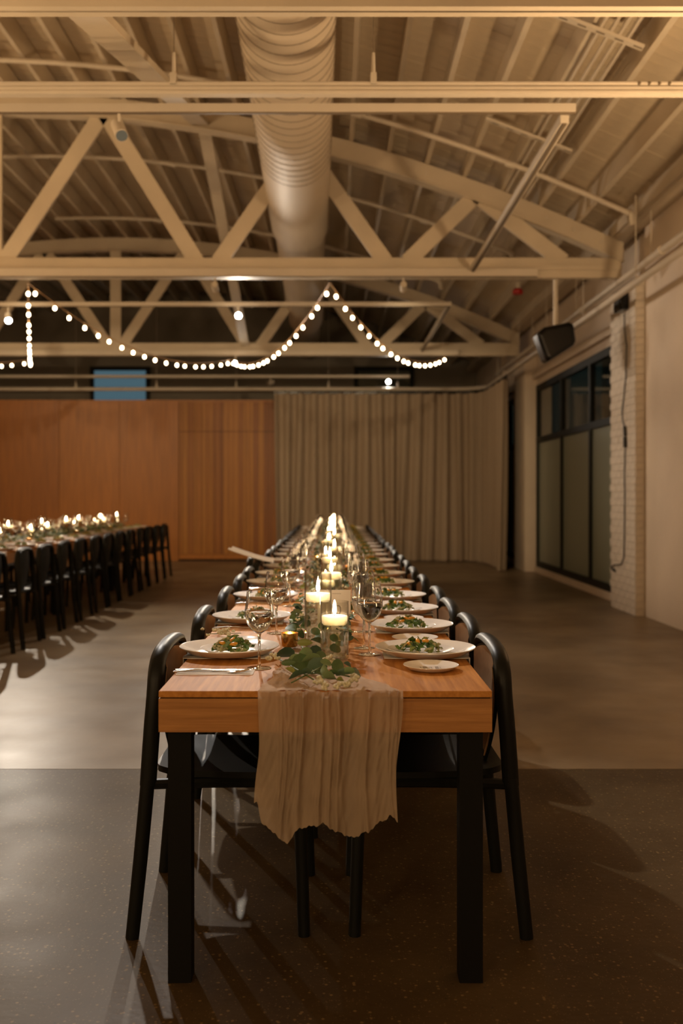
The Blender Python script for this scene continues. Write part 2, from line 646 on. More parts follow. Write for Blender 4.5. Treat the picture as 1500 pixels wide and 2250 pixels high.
# roof: curved board deck on joists
xs = [LEFT + (3.5 - LEFT) * i / 30 for i in range(31)]
cl = struct(thing('ceiling', 'c', 'c'))
for k in ('label', 'category'):
    del cl[k]
up = MB()
up.slab(lambda u, v: (LEFT + (3.5 - LEFT) * u, REAR + (FARW - REAR) * v, zr(LEFT + (3.5 - LEFT) * u) + 0.372), 30, 1, (0, 0, 0.05))
up.build('roof_deck', MORTAR, cl)
bm_ = MB()
bm_.slab(lambda u, v: (LEFT + (3.5 - LEFT) * u, 0.137 * v, zr(LEFT + (3.5 - LEFT) * u) + 0.352), 30, 1, (0, 0, 0.02))
board = bm_.mesh('roof_board')
y = 4.2
while y < 22.4:
    put('roof_board', board, PAINT_B, cl, (0, y, random.uniform(-0.003, 0.003)))
    y += 0.142
JM = {}
for (a, b) in ((4.2, T1), (T1, T2), (T2, FARW)):
    jl = MB().box(-0.022, 0.022, 0, b - a, 0, 0.235).mesh('joist')
    x = 3.06
    while x > -0.36 * b - 0.4:
        put('joist', jl, PAINT, cl, (x, a, zr(x) + 0.10 + abs(0.03 * KA)), (0, math.atan(2 * KA * (x - XC)) * 0.35, 0))
        x -= 0.41
# wall plate and stepped blocking along the right eave
MB().box(3.0, 3.24, 4.2, FARW, 4.05, 4.16).build('eave_plate', PAINT, cl)
# bowstring trusses
NB = [-10.0, -8.0, -6.05, -3.7, -1.37, 0.68, 2.62]
NT = [-9.0, -7.05, -4.9, -2.5, -0.35, 1.55]


def truss(y, label):
    t = thing('roof_truss', label, 'truss', (0, y, 0))
    for dy in (-0.03, 0.03):
        MB().box(LEFT + 0.02, 3.12, dy - 0.022, dy + 0.022, 3.62, 3.835).build('bottom_chord', PAINT, t)
    MB().box(LEFT + 0.02, 3.12, -0.075, -0.052, 3.70, 3.75).build('bottom_batten', PAINT, t)
    top = MB()
    N = 44
    X0, X1 = LEFT + 0.05, 3.14
    ring = []
    for i in range(N + 1):
        xx = X0 + (X1 - X0) * i / N
        b0 = len(top.v)
        for (dy, dz) in ((-0.06, -0.1), (0.06, -0.1), (0.06, 0.098), (-0.06, 0.098)):
            top.v.append((xx, dy, zr(xx) + dz))
        ring.append(b0)
    for i in range(N):
        for k in range(4):
            k2 = (k + 1) % 4
            top.f.append((ring[i] + k, ring[i + 1] + k, ring[i + 1] + k2, ring[i] + k2))
    top.f.append(tuple(ring[0] + k for k in range(4)))
    top.f.append(tuple(ring[N] + k for k in (3, 2, 1, 0)))
    tc = top.build('top_chord', PAINT, t)
    # flange strip under the top chord
    st = MB()
    pr = None
    for i in range(N):
        xa = X0 + (X1 - X0) * i / N
        xb = X0 + (X1 - X0) * (i + 1) / N
        st.bar((xa, 0, zr(xa) - 0.108), (xb, 0, zr(xb) - 0.108), 0.17, 0.016)
    st.build('flange', PAINT, tc)
    for i, xb in enumerate(NB):
        for xt in NT:
            if 0.5 < abs(xt - xb) < 1.35:
                MB().bar((xb + (0.12 if xt > xb else -0.12), -0.012, 3.80), (xt, -0.012, zr(xt) - 0.04), 0.17, 0.045, (0, 1, 0)).build('web', PAINT, t)
    # make the webs lie flat in the truss plane
    MB().box(XC - 0.09, XC + 0.09, -0.02, 0.02, 3.8, zr(XC)).build('king_post', PAINT, t)
    for xx in (1.0, 2.3, 2.6, 2.9):
        MB().tube([(xx, -0.075, zr(xx)), (xx, 0.075, zr(xx))], 0.022, 8).build('bolt', METALP, t)
    return t


def bar_flat(p, q, wide, thick):
    """board whose wide face looks along the hall"""
    return MB().bar(p, q, wide, thick, (0, 1, 0))


truss(T0, 'cream bowstring roof truss over the draped end of the long table')
truss(T1, 'cream bowstring roof truss carrying the peaks of the string lights')
truss(T2, 'cream bowstring roof truss nearest the timber wall and curtain')
for o in list(bpy.data.objects):
    if o.name.split('.')[0] == 'web':
        pass

# sway braces between the trusses
tag(MB().bar((-1.33, T0 + 0.06, 3.75), (-1.45, T1 - 0.08, zr(-1.45) - 0.05), 0.05, 0.19, (1, 0, 0)).build('sway_brace', PAINT),
    'wide cream timber brace rising between roof trusses beside the duct', 'brace')
tag(MB().bar((-1.42, T1 + 0.08, zr(-1.42) - 0.05), (-1.50, T2 - 0.08, 3.80), 0.14, 0.05, (0, 0, 1)).build('sway_brace', PAINT),
    'narrow cream timber brace descending towards the truss by the timber wall', 'brace')

# round spiral duct in three diameters
def dx(d):
    return -0.215 - 0.0165 * d


dt = thing('air_duct', 'large cream spiral-seam round air duct running under the roof', 'duct')
ZD = 4.57
for (a, b, R) in ((4.6, 12.2, 0.345), (12.2, 18.6, 0.315), (18.6, 22.3, 0.26)):
    MB().tube([(dx(a), a, ZD), (dx(b), b, ZD)], R, 48).build('duct_section', DUCTM, dt, True)
for (d, R0, R1) in ((12.2, 0.345, 0.315), (18.6, 0.315, 0.26)):
    MB().tube([(dx(d - 0.02), d - 0.02, ZD), (dx(d + .25), d + 0.25, ZD)], [R0 + 0.004, R1 + 0.003], 48, False).build('reducer', DUCTM, dt, True)
sp = []
n_t = int((9.6 - 4.65) / 0.15)
for i in range(n_t * 40):
    d = 4.65 + 0.15 * i / 40
    an = 2 * PI * i / 40
    sp.append((dx(d) + 0.3465 * math.cos(an), d, ZD + 0.3465 * math.sin(an)))
MB().tube(sp, 0.0028, 4).build('spiral_seam', SEAM, dt)
for d in (7.6, T1 + 0.6, 15.0):
    MB().tube([(dx(d), d, ZD + 0.3), (dx(d), d, zr(dx(d)) + 0.2)], 0.008, 6).build('hanger', METALP, dt)

# sprinkler pipes following the roof curve
for (d, xa, xb, lab) in ((9.8, -7.0, 2.88, 'curved cream sprinkler pipe just before the middle truss'),
                         (12.6, -7.0, 2.2, 'curved cream sprinkler pipe just behind the middle truss'),
                         (15.4, -4.3, 1.6, 'curved cream sprinkler pipe under the dim far roof bay')):
    p = thing('sprinkler_pipe', lab, 'pipe')
    pts = [(xa + (xb - xa) * i / 26, d, zr(xa + (xb - xa) * i / 26) + 0.03) for i in range(27)]
    MB().tube(pts, 0.026, 10).build('pipe', METALP, p, True)
    e = pts[-1]
    MB().tube([e, (e[0] + 0.05, d, e[2] - 0.03), (e[0] + 0.06, d, e[2] - 0.13)], 0.034, 10).build('elbow', METALP, p, True)
    for f in (0.3, 0.55, 0.75, 0.9):
        c = pts[int(26 * f)]
        MB().tube([(c[0] - 0.05, d, c[2] + 0.006), (c[0] + 0.05, d, c[2] - 0.02)], 0.033, 10).build('coupling', METALP, p, True)

# conduits and trapeze bars in the right roof bay
cx = [1.86, 1.93, 1.99, 2.05]
for i, xx in enumerate(cx):
    MB_ = MB().tube([(xx, 4.4, zr(xx) + 0.075), (xx, T1 - 0.15, zr(xx) + 0.075)], 0.014, 6)
    tag(MB_.build('conduit', METALP), 'thin cream conduit clamped under the roof joists, %s of the bundle counted from the duct' % ORD[i], 'conduit', 'roof conduits')
for (d, n_) in ((6.95, 'slotted trapeze channel holding the conduits, farther from the middle truss'),
                (9.05, 'slotted trapeze channel holding the conduits, closer to the middle truss')):
    s = thing('strut_channel', n_, 'channel', (1.8, d, zr(1.8) + 0.05))
    an = math.atan(2 * KA * (1.8 - XC))
    cbody = MB().bar((-0.42, 0, 0.42 * math.tan(an)), (0.36, 0, -0.36 * math.tan(an)), 0.06, 0.02).build('channel', METALP, s)
    for k in range(6):
        u = -0.36 + k * 0.13
        MB().bar((u, -0.004, -u * math.tan(an) - 0.011), (u + 0.06, -0.004, -(u + 0.06) * math.tan(an) - 0.011), 0.016, 0.004).build('slot', SEAM, s)

# pipes along the right wall
pp = thing('wall_pipe', 'straight cream pipe running high along the window wall', 'pipe')
MB().tube([(3.09, 4.0, 3.57), (3.09, 19.0, 3.57)], 0.034, 12).build('pipe', METALP, pp, True)
for d in (6.3, 9.4, 12.4, 15.2):
    MB().tube([(3.09, d - 0.05, 3.57), (3.09, d + 0.05, 3.57)], 0.044, 12).build('coupling', METALP, pp, True)
    MB().tube([(3.09, d + 0.3, 3.57), (3.09, d + 0.3, 4.05)], 0.007, 6).build('hanger', METALP, pp)

# ------------------------------------------------------------------ curtain, rail
rail = thing('curtain_rail', 'cream tubular curtain rail bending round the corner above the drapes', 'rail')
path = [(-9.5, 19.0, 3.285)]
path += [(2.3 + 0.58 * math.sin(a), 18.42 + 0.58 * math.cos(a), 3.285) for a in [PI / 2 * i / 10 for i in range(11)]]
path += [(2.88, 4.0, 3.285)]
MB().tube(path, 0.034, 10).build('tube', METALP, rail, True)
for xx in (-8.0, -6.46, -4.92, -3.38, -1.86, -0.10, 1.22):
    MB().tube([(xx, 19.0, 3.31), (xx, 19.0, 3.43)], [0.03, 0.006], 8).build('cone', METALP, rail)
    MB().tube([(xx, 19.0, 3.42), (xx, 19.0, zr(xx) + 0.1)], 0.003, 5).build('hanger', METALP, rail)
for d in (17.5, 15.5, 13.5, 11.5, 9.5, 7.5):
    MB().tube([(2.88, d, 3.31), (2.88, d, zr(2.88) + 0.1)], 0.005, 6).build('hanger', METALP, rail)

ct = thing('curtain', 'floor-length taupe pleated curtain hanging across the corner', 'curtain')
P = [Vector((-1.13, 18.97)), Vector((2.3, 18.97))]
P += [Vector((2.3 + 0.55 * math.sin(a), 18.42 + 0.55 * math.cos(a))) for a in [PI / 2 * i / 8 for i in range(1, 9)]]
P += [Vector((2.85, 16.45))]
cum = [0]
for i in range(1, len(P)):
    cum.append(cum[-1] + (P[i] - P[i - 1]).length)
LT = cum[-1]


def at(s):
    s = min(max(s, 0), LT)
    for i in range(1, len(P)):
        if s <= cum[i] + 1e-9:
            f = (s - cum[i - 1]) / (cum[i] - cum[i - 1])
            t = (P[i] - P[i - 1]).normalized()
            return P[i - 1].lerp(P[i], f), Vector((t.y, -t.x))
    return P[-1], Vector((t.y, -t.x))


NPL = 25
rp = random.Random(11)
amp = [rp.uniform(0.75, 1.3) for _ in range(NPL + 2)]
shf = [rp.uniform(-0.25, 0.25) for _ in range(NPL + 2)]
low = [rp.uniform(-0.6, 0.6) for _ in range(NPL + 2)]


def curt(u, v):
    ph = u * NPL
    k = int(ph)
    fr = ph - k
    a = amp[k] * (1 - fr) + amp[k + 1] * fr
    sh = shf[k] * (1 - fr) + shf[k + 1] * fr
    lo = low[k] * (1 - fr) + low[k + 1] * fr
    s = u * LT + (lo * 0.11) * (1 - v) ** 1.5
    p, n = at(s)
    wv = math.cos(2 * PI * (ph + sh * (1 - v)))
    wv = math.copysign(abs(wv) ** 0.7, wv)
    off = 0.075 * a * wv * (0.75 + 0.35 * (1 - v)) + 0.018 * math.sin(4 * PI * ph + 3 * lo) * (1 - v)
    # the free edge near the window flares out at the hem
    fx = max(0, (u - 0.93) / 0.07) * (1 - v) ** 2
    off += 0.10 * fx
    return (p.x + n.x * off, p.y + n.y * off - 0.12 * fx, 0.015 + 3.175 * v)


MB().grid(curt, NPL * 12, 14).build('drape', CURT, ct, True, angle=3.0)
for k in range(NPL + 1):
    p, n = at(k / NPL * LT)
    MB().box(-0.012, 0.012, -0.012, 0.012, 3.17, 3.249).build('glider', BLKPL, ct, False, (p.x, p.y, 0))
for k in range(NPL):
    p, n = at((k + 0.5) / NPL * LT)
    q = math.atan2(n.y, n.x) + PI / 2
    MB().box(-0.085, 0.085, -0.006, 0.006, 3.19, 3.235).build('heading_tape', BLKPL, ct, False, (p.x + n.x * 0.0, p.y, 0), (0, 0, q))

# ------------------------------------------------------------------ lighting tracks and heads
ZT = 3.70


def track(name, p, q, label, wd=0.05, ht=0.055, hang=()):
    t = thing(name, label, 'lighting track')
    MB().bar(p, q, wd, ht).build('rail', METALP, t)
    MB().bar((p[0], p[1], p[2] - ht / 2 - 0.004), (q[0], q[1], q[2] - ht / 2 - 0.004), wd * 0.45, 0.008).build('slot', SEAM, t)
    for (x, y) in hang:
        MB().box(x - 0.018, x + 0.018, y - 0.03, y + 0.03, p[2] + ht / 2 - 0.03, p[2] + ht / 2 + 0.03).build('clamp', METALP, t)
        MB().tube([(x, y, p[2] + 0.05), (x, y, p[2] + 0.18)], [0.012, 0.008], 8).build('ferrule', METALP, t)
        MB().tube([(x, y, p[2] + 0.17), (x, y, zr(x) + 0.1)], 0.0025, 5).build('cable', SEAM, t)
    return t


ss = thing('strut_rail', 'ribbed cream strut rail hung on cables across the hall', 'rail')
y0, z0 = 6.0, 3.705
MB().box(-7, 3.0, y0 - 0.03, y0 + 0.03, z0 - 0.037, z0 + 0.037).build('channel', METALP, ss)
for zz in (0.026, -0.002, -0.026):
    MB().box(-7, 3.0, y0 - 0.036, y0 - 0.03, z0 + zz - 0.006, z0 + zz + 0.006).build('rib', METALP, ss)
for px in (382, 820, 1522):
    xx = wx(px, y0)
    MB().box(xx - 0.018, xx + 0.018, y0 - 0.045, y0 + 0.045, z0 + 0.02, z0 + 0.085).build('clamp', METALP, ss)
    MB().tube([(xx, y0, z0 + 0.08), (xx, y0, z0 + 0.22)], [0.013, 0.009], 8).build('ferrule', METALP, ss)
    MB().tube([(xx, y0, z0 + 0.2), (xx, y0, zr(xx) + 0.1)], 0.003, 5).build('cable', SEAM, ss)
for px in (1400, 1422, 1444, 1466):
    xx = wx(px, y0)
    MB().tube([(xx, y0 - 0.045, z0 + 0.022), (xx, y0 - 0.03, z0 + 0.022)], 0.009, 8).build('bolt', SEAM, ss)

XR = 1.48
t1 = track('lighting_track', (-7, 6.35, 3.725), (wx(1263, 6.35), 6.35, 3.725), 'cream lighting track crossing the hall beside the strut rail', 0.05, 0.05, ())
track('lighting_track', (XR, 6.38, ZT - 0.03), (XR, 10.6, ZT - 0.03), 'cream lighting track running lengthwise up to the middle truss', 0.055, 0.05, ())
track('lighting_track', (-8, 10.71, 3.655), (2.19, 10.71, 3.655), 'cream lighting track fixed along the middle truss', 0.05, 0.085)
track('lighting_track', (-8, 12.72, ZT), (1.50, 12.72, ZT), 'cream lighting track crossing behind the string lights', 0.045, 0.05)
track('lighting_track', (XR, 12.76, ZT), (XR, 16.7, ZT), 'cream lighting track running lengthwise to the far truss', 0.05, 0.05)
track('lighting_track', (-9, 16.76, 3.655), (2.1, 16.76, 3.655), 'cream lighting track fixed along the far truss', 0.05, 0.085)
track('lighting_track', (-9, 19.45, 3.58), (1.48, 19.45, 3.58), 'cream lighting track above the timber wall top', 0.045, 0.05)


def head(loc, aim, label, lit, L=0.14, r=0.04, lens=None, ztop=None):
    t = thing('track_spotlight', label, 'spotlight', loc)
    d = (Vector(aim) - Vector(loc)).normalized()
    MB().tube([tuple(-d * L * 0.5), tuple(d * L * 0.5)], r, 16).build('barrel', METALP, t, True)
    MB().tube([tuple(d * L * 0.5), tuple(d * (L * 0.5 + 0.006))], r * 0.86, 16).build('lens', lens or (LENS if lit else SEAM), t)
    MB().tube([(0, 0, 0.02), (0, 0, (ztop - loc[2]) if ztop else 0.14)], 0.011, 8).build('stem', METALP, t)
    return Vector(loc) + d * (L * 0.5 + 0.06)


LA = (wx(18, 12.72), 12.72, wz(698, 12.72))
LB = (wx(523, 12.72), 12.72, wz(692, 12.72))
LC = (wx(517, 16.76), 16.76, wz(797, 16.76))
LD = (wx(853, 19.45), 19.45, wz(838, 19.45))
for (p, aim, lab) in ((LA, (-2.7, 8.9, 0.0), 'lit spotlight on the crossing track above the shorter table'),
                      (LB, (0.4, 2.5, 0.3), 'lit spotlight on the crossing track beside the duct'),
                      (LC, (-1.0, 4, 1.0), 'lit spotlight under the far truss where the string lights meet'),
                      (LD, (0.5, 6, 1.0), 'lit spotlight on the track above the timber wall')):
    q = head(p, aim, lab, True, 0.14, 0.042, None, {LA: 3.666, LB: 3.666, LC: 3.603, LD: 3.546}[p])
    big = p in (LA, LB)
    lamp('SPOT', 'spot_beam', tuple(q), (SPOT_A if p is LA else SPOT_B) if big else 90.0, SPOTC, 0.035, aim, (70 if p is LA else 84) if big else 60, 0.85)
q = head((wx(262, 6.35), 6.35, wz(285, 6.35)), (0.0, 3.7, 0.7), 'cylindrical track head hanging from the track beside the strut rail', True, 0.16, 0.042, LENS_DIM, 3.691)
lamp('SPOT', 'table_beam', tuple(q), DOWN_POWER, TABLEC, 0.03, (0.0, 3.7, 0.7), 50, 0.7)
# the two bright heads also spill onto the window wall
for (p, pw) in ((LA, 400.0), (LB, 140.0)):
    lamp('SPOT', 'side_beam', (p[0] + 0.12, p[1] - 0.12, p[2]), pw, SIDEC, 0.05, (3.2, 10.4, 2.2), 46, 0.9)
for i, (xx, ax) in enumerate(((-6.2, -6.6), (-3.9, -4.0), (wx(472, 10.7), -1.2), (0.75, 1.2))):
    q = head((xx, 10.72, 3.50), (ax, 19, 0.9), 'small wall-washing track head under the middle truss, %s from the loudspeaker' % ORD[3 - i], True, 0.13, 0.035, LENS_WASH, 3.603)
    lamp('SPOT', 'wall_wash', tuple(q), WASH_POWER, WASHC, 0.04, (ax, 19, 0.6), 58, 0.6)
head((wx(594, 19.45), 19.45, 3.455), (-2.5, 18.0, 2.9), 'unlit track head above the timber wall top', False, 0.15, 0.04, None, 3.546)

# festoon lights zigzagging between the middle and the far truss
fs = thing('festoon_lights', 'zigzag festoon of warm bulbs strung between two trusses', 'string lights')
bulb = MB().ball((0, 0, 0), 0.0195, 10, 8, (1, 1, 1.25)).mesh('bulb', True)
sock = MB().tube([(0, 0, 0.022), (0, 0, 0.055)], 0.011, 6).mesh('socket')
knots = [(-6.75, T1, 3.60), (-5.1, T2, 3.55), (-3.37, T1, 3.60), (-1.72, T2, 3.55), (-0.04, T1, 3.60), (1.88, T2 - 0.1, 3.60)]
sags = [0.36, 0.32, 0.36, 0.36, 0.40]
rb = random.Random(5)
for i in range(len(knots) - 1):
    a, b = Vector(knots[i]), Vector(knots[i + 1])
    a.y += 0.13 if a.y < 12 else -0.13
    b.y += 0.13 if b.y < 12 else -0.13
    S = sags[i]

    def cat(t):
        p = a.lerp(b, t)
        p.z -= 4 * S * t * (1 - t)
        return p
    MB().tube([tuple(cat(k / 30)) for k in range(31)], 0.006, 5).build('wire', WIRE, fs)
    nb = 18
    for k in range(nb):
        t = (k + 0.5) / nb + rb.uniform(-0.008, 0.008)
        p = cat(t)
        o = put('bulb', bulb, BULB, fs, (p.x, p.y, p.z - 0.058))
        put('socket', sock, WIRE, o)

# ------------------------------------------------------------------ fill lamps added out of view to warm and brighten the hall
for i, (p, pw) in enumerate((((-7.0, -3.5, 2.7), 1.0), ((-3.0, -4.2, 2.7), 1.0), ((1.0, -4.0, 2.7), 0.6), ((-9.3, 6.5, 2.7), 0.5))):
    t = thing('fill_pendant', '%s unseen warm globe pendant added for fill behind the tables' % ORD[i], 'lamp', p)
    MB().tube([(0, 0, 0.42), (0, 0, zr(p[0]) + 0.3 - p[2])], 0.006, 6).build('cord', RUBBER, t)
    MB().tube([(0, 0, 0.36), (0, 0, 0.44)], 0.05, 10).build('cap', METALP, t)
    MB().ball((0, 0, 0), 0.38, 20, 12).build('globe', VASEG, t, True)
    MB().ball((0, 0, 0), 0.03, 10, 8).build('bulb', FILL_GLOBE, t, True)
    lamp('POINT', 'pendant_fill', p, FILL_POWER * pw, WARM, 0.35)

for i, p in enumerate(((-2.9, 3.9, 1.85), (2.6, 4.9, 1.85), (-5.2, 6.2, 1.85), (-7.0, 9.2, 1.85))):  # uplighters added outside the view to brighten the roof underside
    t = thing('fill_torchiere', '%s unseen standing uplighter added for fill outside the table rows' % ORD[i], 'lamp', (p[0], p[1], 0))
    MB().lathe([(0, 0), (0.15, 0), (0.15, 0.02), (0, 0.025)], 20).build('base', BLKPL, t, True)
    MB().tube([(0, 0, 0.02), (0, 0, p[2] - 0.10)], 0.014, 10).build('pole', BLKPL, t, True)
    MB().lathe([(0, -0.11), (0.05, -0.10), (0.16, -0.01), (0.165, 0.0), (0.155, 0.0), (0.05, -0.08), (0, -0.085)], 24).build('bowl', BLKPL, t, True, (0, 0, p[2]))
    lamp('SPOT', 'fill_uplight', (p[0], p[1], p[2] + 0.02), UP_FILL_POWER * (1.6 if i == 1 else 1.0), WARM, 0.12, (p[0], p[1] + 0.5, p[2] + 2), 160, 0.5)

# ------------------------------------------------------------------ loudspeaker, alarm, wall cable
SPD = 10.93
sp_ = thing('loudspeaker', 'glossy black wedge loudspeaker hung on a cream pole', 'speaker', (wx(1216, 10.93), 10.93, wz(757, 10.93)))
xs0 = wx(1220, 11.1) - wx(1216, 11.1)
MB().tube([(xs0, 0, 0.16), (xs0, 0, wz(603, 11.1) - wz(757, 11.1))], 0.026, 10).build('pole', METALP, sp_, True)
sb = MB()
outl = [(-0.215, 0.10), (-0.13, 0.17), (0.14, 0.225), (0.19, 0.2), (0.215, 0.02), (0.19, -0.03), (-0.08, -0.20), (-0.115, -0.19)]
nO = len(outl)
for (yy, k) in ((-0.16, 0.82), (-0.13, 1.0), (0.10, 1.0), (0.15, 0.8)):
    for (a, b) in outl:
        sb.v.append((a * k, yy, b * k))
for j in range(3):
    for k in range(nO):
        k2 = (k + 1) % nO
        sb.f.append((j * nO + k, j * nO + k2, (j + 1) * nO + k2, (j + 1) * nO + k))
sb.f.append(tuple(reversed(range(nO))))
sb.f.append(tuple(3 * nO + k for k in range(nO)))
bevel(sb.build('cabinet', BLKPL, sp_, False), 0.02, 3)
MB().bar((-0.10, -0.135, -0.17), (0.2, -0.135, 0.0), 0.01, 0.006).build('grille_edge', SEAM, sp_)

al = thing('fire_alarm', 'small red fire alarm fixed to the roof joists', 'alarm', (wx(1137, 14.0), 14.0, wz(642, 14.0)))
MB().lathe([(0, 0.05), (0.05, 0.05), (0.075, 0.02), (0.07, -0.03), (0, -0.04)], 14).build('bell', RED, al, True)
MB().box(-0.03, 0.03, -0.03, 0.03, 0.04, 0.14).build('bracket', METALP, al)

bx_ = thing('junction_speaker', 'black box mounted high on the brick pilaster', 'speaker', (3.143, 10.72, wz(662, 10.72)))
bevel(MB().box(-0.10, 0, -0.13, 0.13, -0.11, 0.11).build('case', BLKPL, bx_), 0.02)
MB().box(-0.104, -0.1, -0.10, 0.10, -0.08, 0.08).build('grille', RUBBER, bx_)
cb = thing('hanging_cable', 'black extension cable with plug dangling down the brick pilaster', 'cable')
XW = 3.127
cp = [(1371, 690), (1371, 720), (1376, 760), (1374, 830), (1370, 870), (1366, 905), (1367, 925), (1372, 940), (1373, 985), (1371, 1040), (1372, 1090), (1371, 1180), (1370, 1225), (1364, 1240), (1350, 1241), (1342, 1245), (1343, 1251)]


def onp(px, py):
    d = XW * F / (px - VX)
    return (XW, d, wz(py, d))


MB().tube([onp(*p) for p in cp], 0.007, 6).build('cord', RUBBER, cb, True)
MB().tube([onp(1372, 937), onp(1373, 958)], 0.02, 8).build('socket', RUBBER, cb)
MB().tube([onp(1373, 960), onp(1373, 983)], 0.024, 8).build('plug', RUBBER, cb)
MB().tube([onp(1345, 1250), onp(1350, 1254)], 0.015, 8).build('plug', RUBBER, cb)

# ------------------------------------------------------------------ tables
TX0, TX1, TT = -0.447, 0.404, 0.76
TC = (TX0 + TX1) / 2


def table(x0, x1, y0, y1, label, group=None):
    t = thing('banquet_table', label, 'table', ((x0 + x1) / 2, y0, 0), 0, group)
    hw, L = (x1 - x0) / 2, y1 - y0
    bevel(MB().box(-hw, hw, 0.001, L - 0.001, 0.743, TT).build('tabletop', OAK_TOP, t), 0.002)
    for (a, b) in ((0.001, 0.026), (L - 0.026, L - 0.001)):
        MB().box(-hw, hw, a, b, 0.655, 0.7405).build('apron', OAK_X, t)
    for s in (-1, 1):
        MB().box(s * hw - (0.025 if s > 0 else 0), s * hw + (0.025 if s < 0 else 0), 0.027, L - 0.027, 0.655, 0.7405).build('apron', OAK_Y, t)
    MB().box(-hw + 0.004, hw - 0.004, 0.005, L - 0.005, 0.739, 0.7435).build('shadow_gap', LEGB, t)
    for s in (-1, 1):
        for yy in (0.03, L - 0.09):
            MB().box(s * (hw - 0.049) - 0.03, s * (hw - 0.049) + 0.03, yy, yy + 0.06, 0, 0.74).build('leg', LEGB, t)
    return t


JT = [2.54, 5.1, 7.6, 10.1, 12.6, 15.1]
for i in range(5):
    table(TX0, TX1, JT[i], JT[i + 1], ('oak table under the hanging gauze runner at the long table end' if i == 0 else
          'oak table section, %s in the long row from the runner-draped end' % ORD[i]))
SX0, SX1 = -3.73, -2.88
JS = [5.5, 8.03, 10.56, 13.09, 15.62]
for i in range(4):
    table(SX0, SX1, JS[i], JS[i + 1], 'oak table section of the shorter row, %s from the timber wall' % ORD[3 - i])

# ------------------------------------------------------------------ chairs
def smooth_path(pts, n=4):
    pts = [Vector(p) for p in pts]
    out = []
    for i in range(len(pts) - 1):
        p0, p1, p2, p3 = pts[max(i - 1, 0)], pts[i], pts[i + 1], pts[min(i + 2, len(pts) - 1)]
        for k in range(n):
            t = k / n
            out.append(0.5 * ((2 * p1) + (-p0 + p2) * t + (2 * p0 - 5 * p1 + 4 * p2 - p3) * t * t + (-p0 + 3 * p1 - 3 * p2 + p3) * t ** 3))
    out.append(pts[-1])
    return [tuple(p) for p in out]


def make_chair():
    t = thing('dining_chair', 'x', 'chair', (0, 0, 0))
    half = [(-0.206, -0.236, 0.43), (-0.197, -0.230, 0.58), (-0.190, -0.222, 0.68), (-0.188, -0.206, 0.75), (-0.186, -0.165, 0.792), (-0.185, -0.09, 0.806)]
    arch = half + [(-0.185, 0, 0.809)] + [(p[0], -p[1], p[2]) for p in reversed(half)]
    MB().tube(smooth_path(arch), 0.0165, 10, True, (1.45, 1, 1)).build('back_frame', BLACK, t, True)
    for s in (-1, 1):
        MB().tube([(-0.248, s * 0.252, 0), (-0.226, s * 0.245, 0.22), (-0.206, s * 0.236, 0.45)], [0.0155, 0.0165, 0.0165], 10, True, (1.25, 1, 1)).build('leg', BLACK, t, True)
        MB().tube([(0.24, s * 0.228, 0), (0.225, s * 0.212, 0.44)], [0.018, 0.019], 10).build('leg', BLACK, t, True)
        MB().tube(smooth_path([(-0.208, s * 0.237, 0.428), (-0.19, s * 0.228, 0.432), (0.0, s * 0.216, 0.434), (0.226, s * 0.212, 0.434)]), 0.015, 8).build('side_rail', BLACK, t, True)
    MB().tube([(0.226, -0.212, 0.432), (0.226, 0.212, 0.432)], 0.014, 8).build('front_rail', BLACK, t, True)

    def back(u, v):
        q = 2 * u - 1
        zt = 0.793 - 0.035 * abs(q) ** 4
        z = 0.462 + v * (zt - 0.462)
        wv = 0.085 + 0.125 * math.sin(min(1, v * 1.15) * PI / 2) - 0.022 * max(0, v - 0.75) * 4
        return (-0.205 + 0.034 * q * q * (0.4 + 0.6 * v) + 0.03 * (1 - v) ** 2, q * wv, z)
    sh = MB().slab(back, 12, 10, (0.010, 0, 0)).build('backrest', BLACK, t, True)

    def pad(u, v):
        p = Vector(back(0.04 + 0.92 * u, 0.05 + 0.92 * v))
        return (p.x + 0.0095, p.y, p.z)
    pd = MB().slab(pad, 12, 10, (0.006, 0, 0)).build('pad', BROWN_SHEEN, sh, True)

    def seat(u, v):
        p, q = 2 * u - 1, 2 * v - 1
        wv = 0.212 + 0.016 * (p + 1) / 2
        sx, sy = p, q
        # rounded-square outline
        r = max(abs(p), abs(q))
        n_ = (abs(p) ** 5 + abs(q) ** 5) ** 0.2
        k = r / n_ if n_ > 1e-6 else 1
        return (0.02 + 0.222 * sx * k, wv * sy * k, 0.447 - 0.012 * (1 - p * p) * (1 - q * q) + 0.006 * max(0, -p) * q * q)
    MB().slab(seat, 12, 12, (0, 0, 0.018)).build('seat', BLACK, t, True)
    return t


chair0 = make_chair()
used = [False]


def chair(x, y, rz, label):
    if not used[0]:
        used[0] = True
        chair0.location = (x, y, 0)
        chair0.rotation_euler = (0, 0, rz)
        chair0['label'] = label
        chair0['group'] = 'black dining chairs'
        return chair0
    return dup(chair0, (x, y, 0), rz, label, 'black dining chairs')


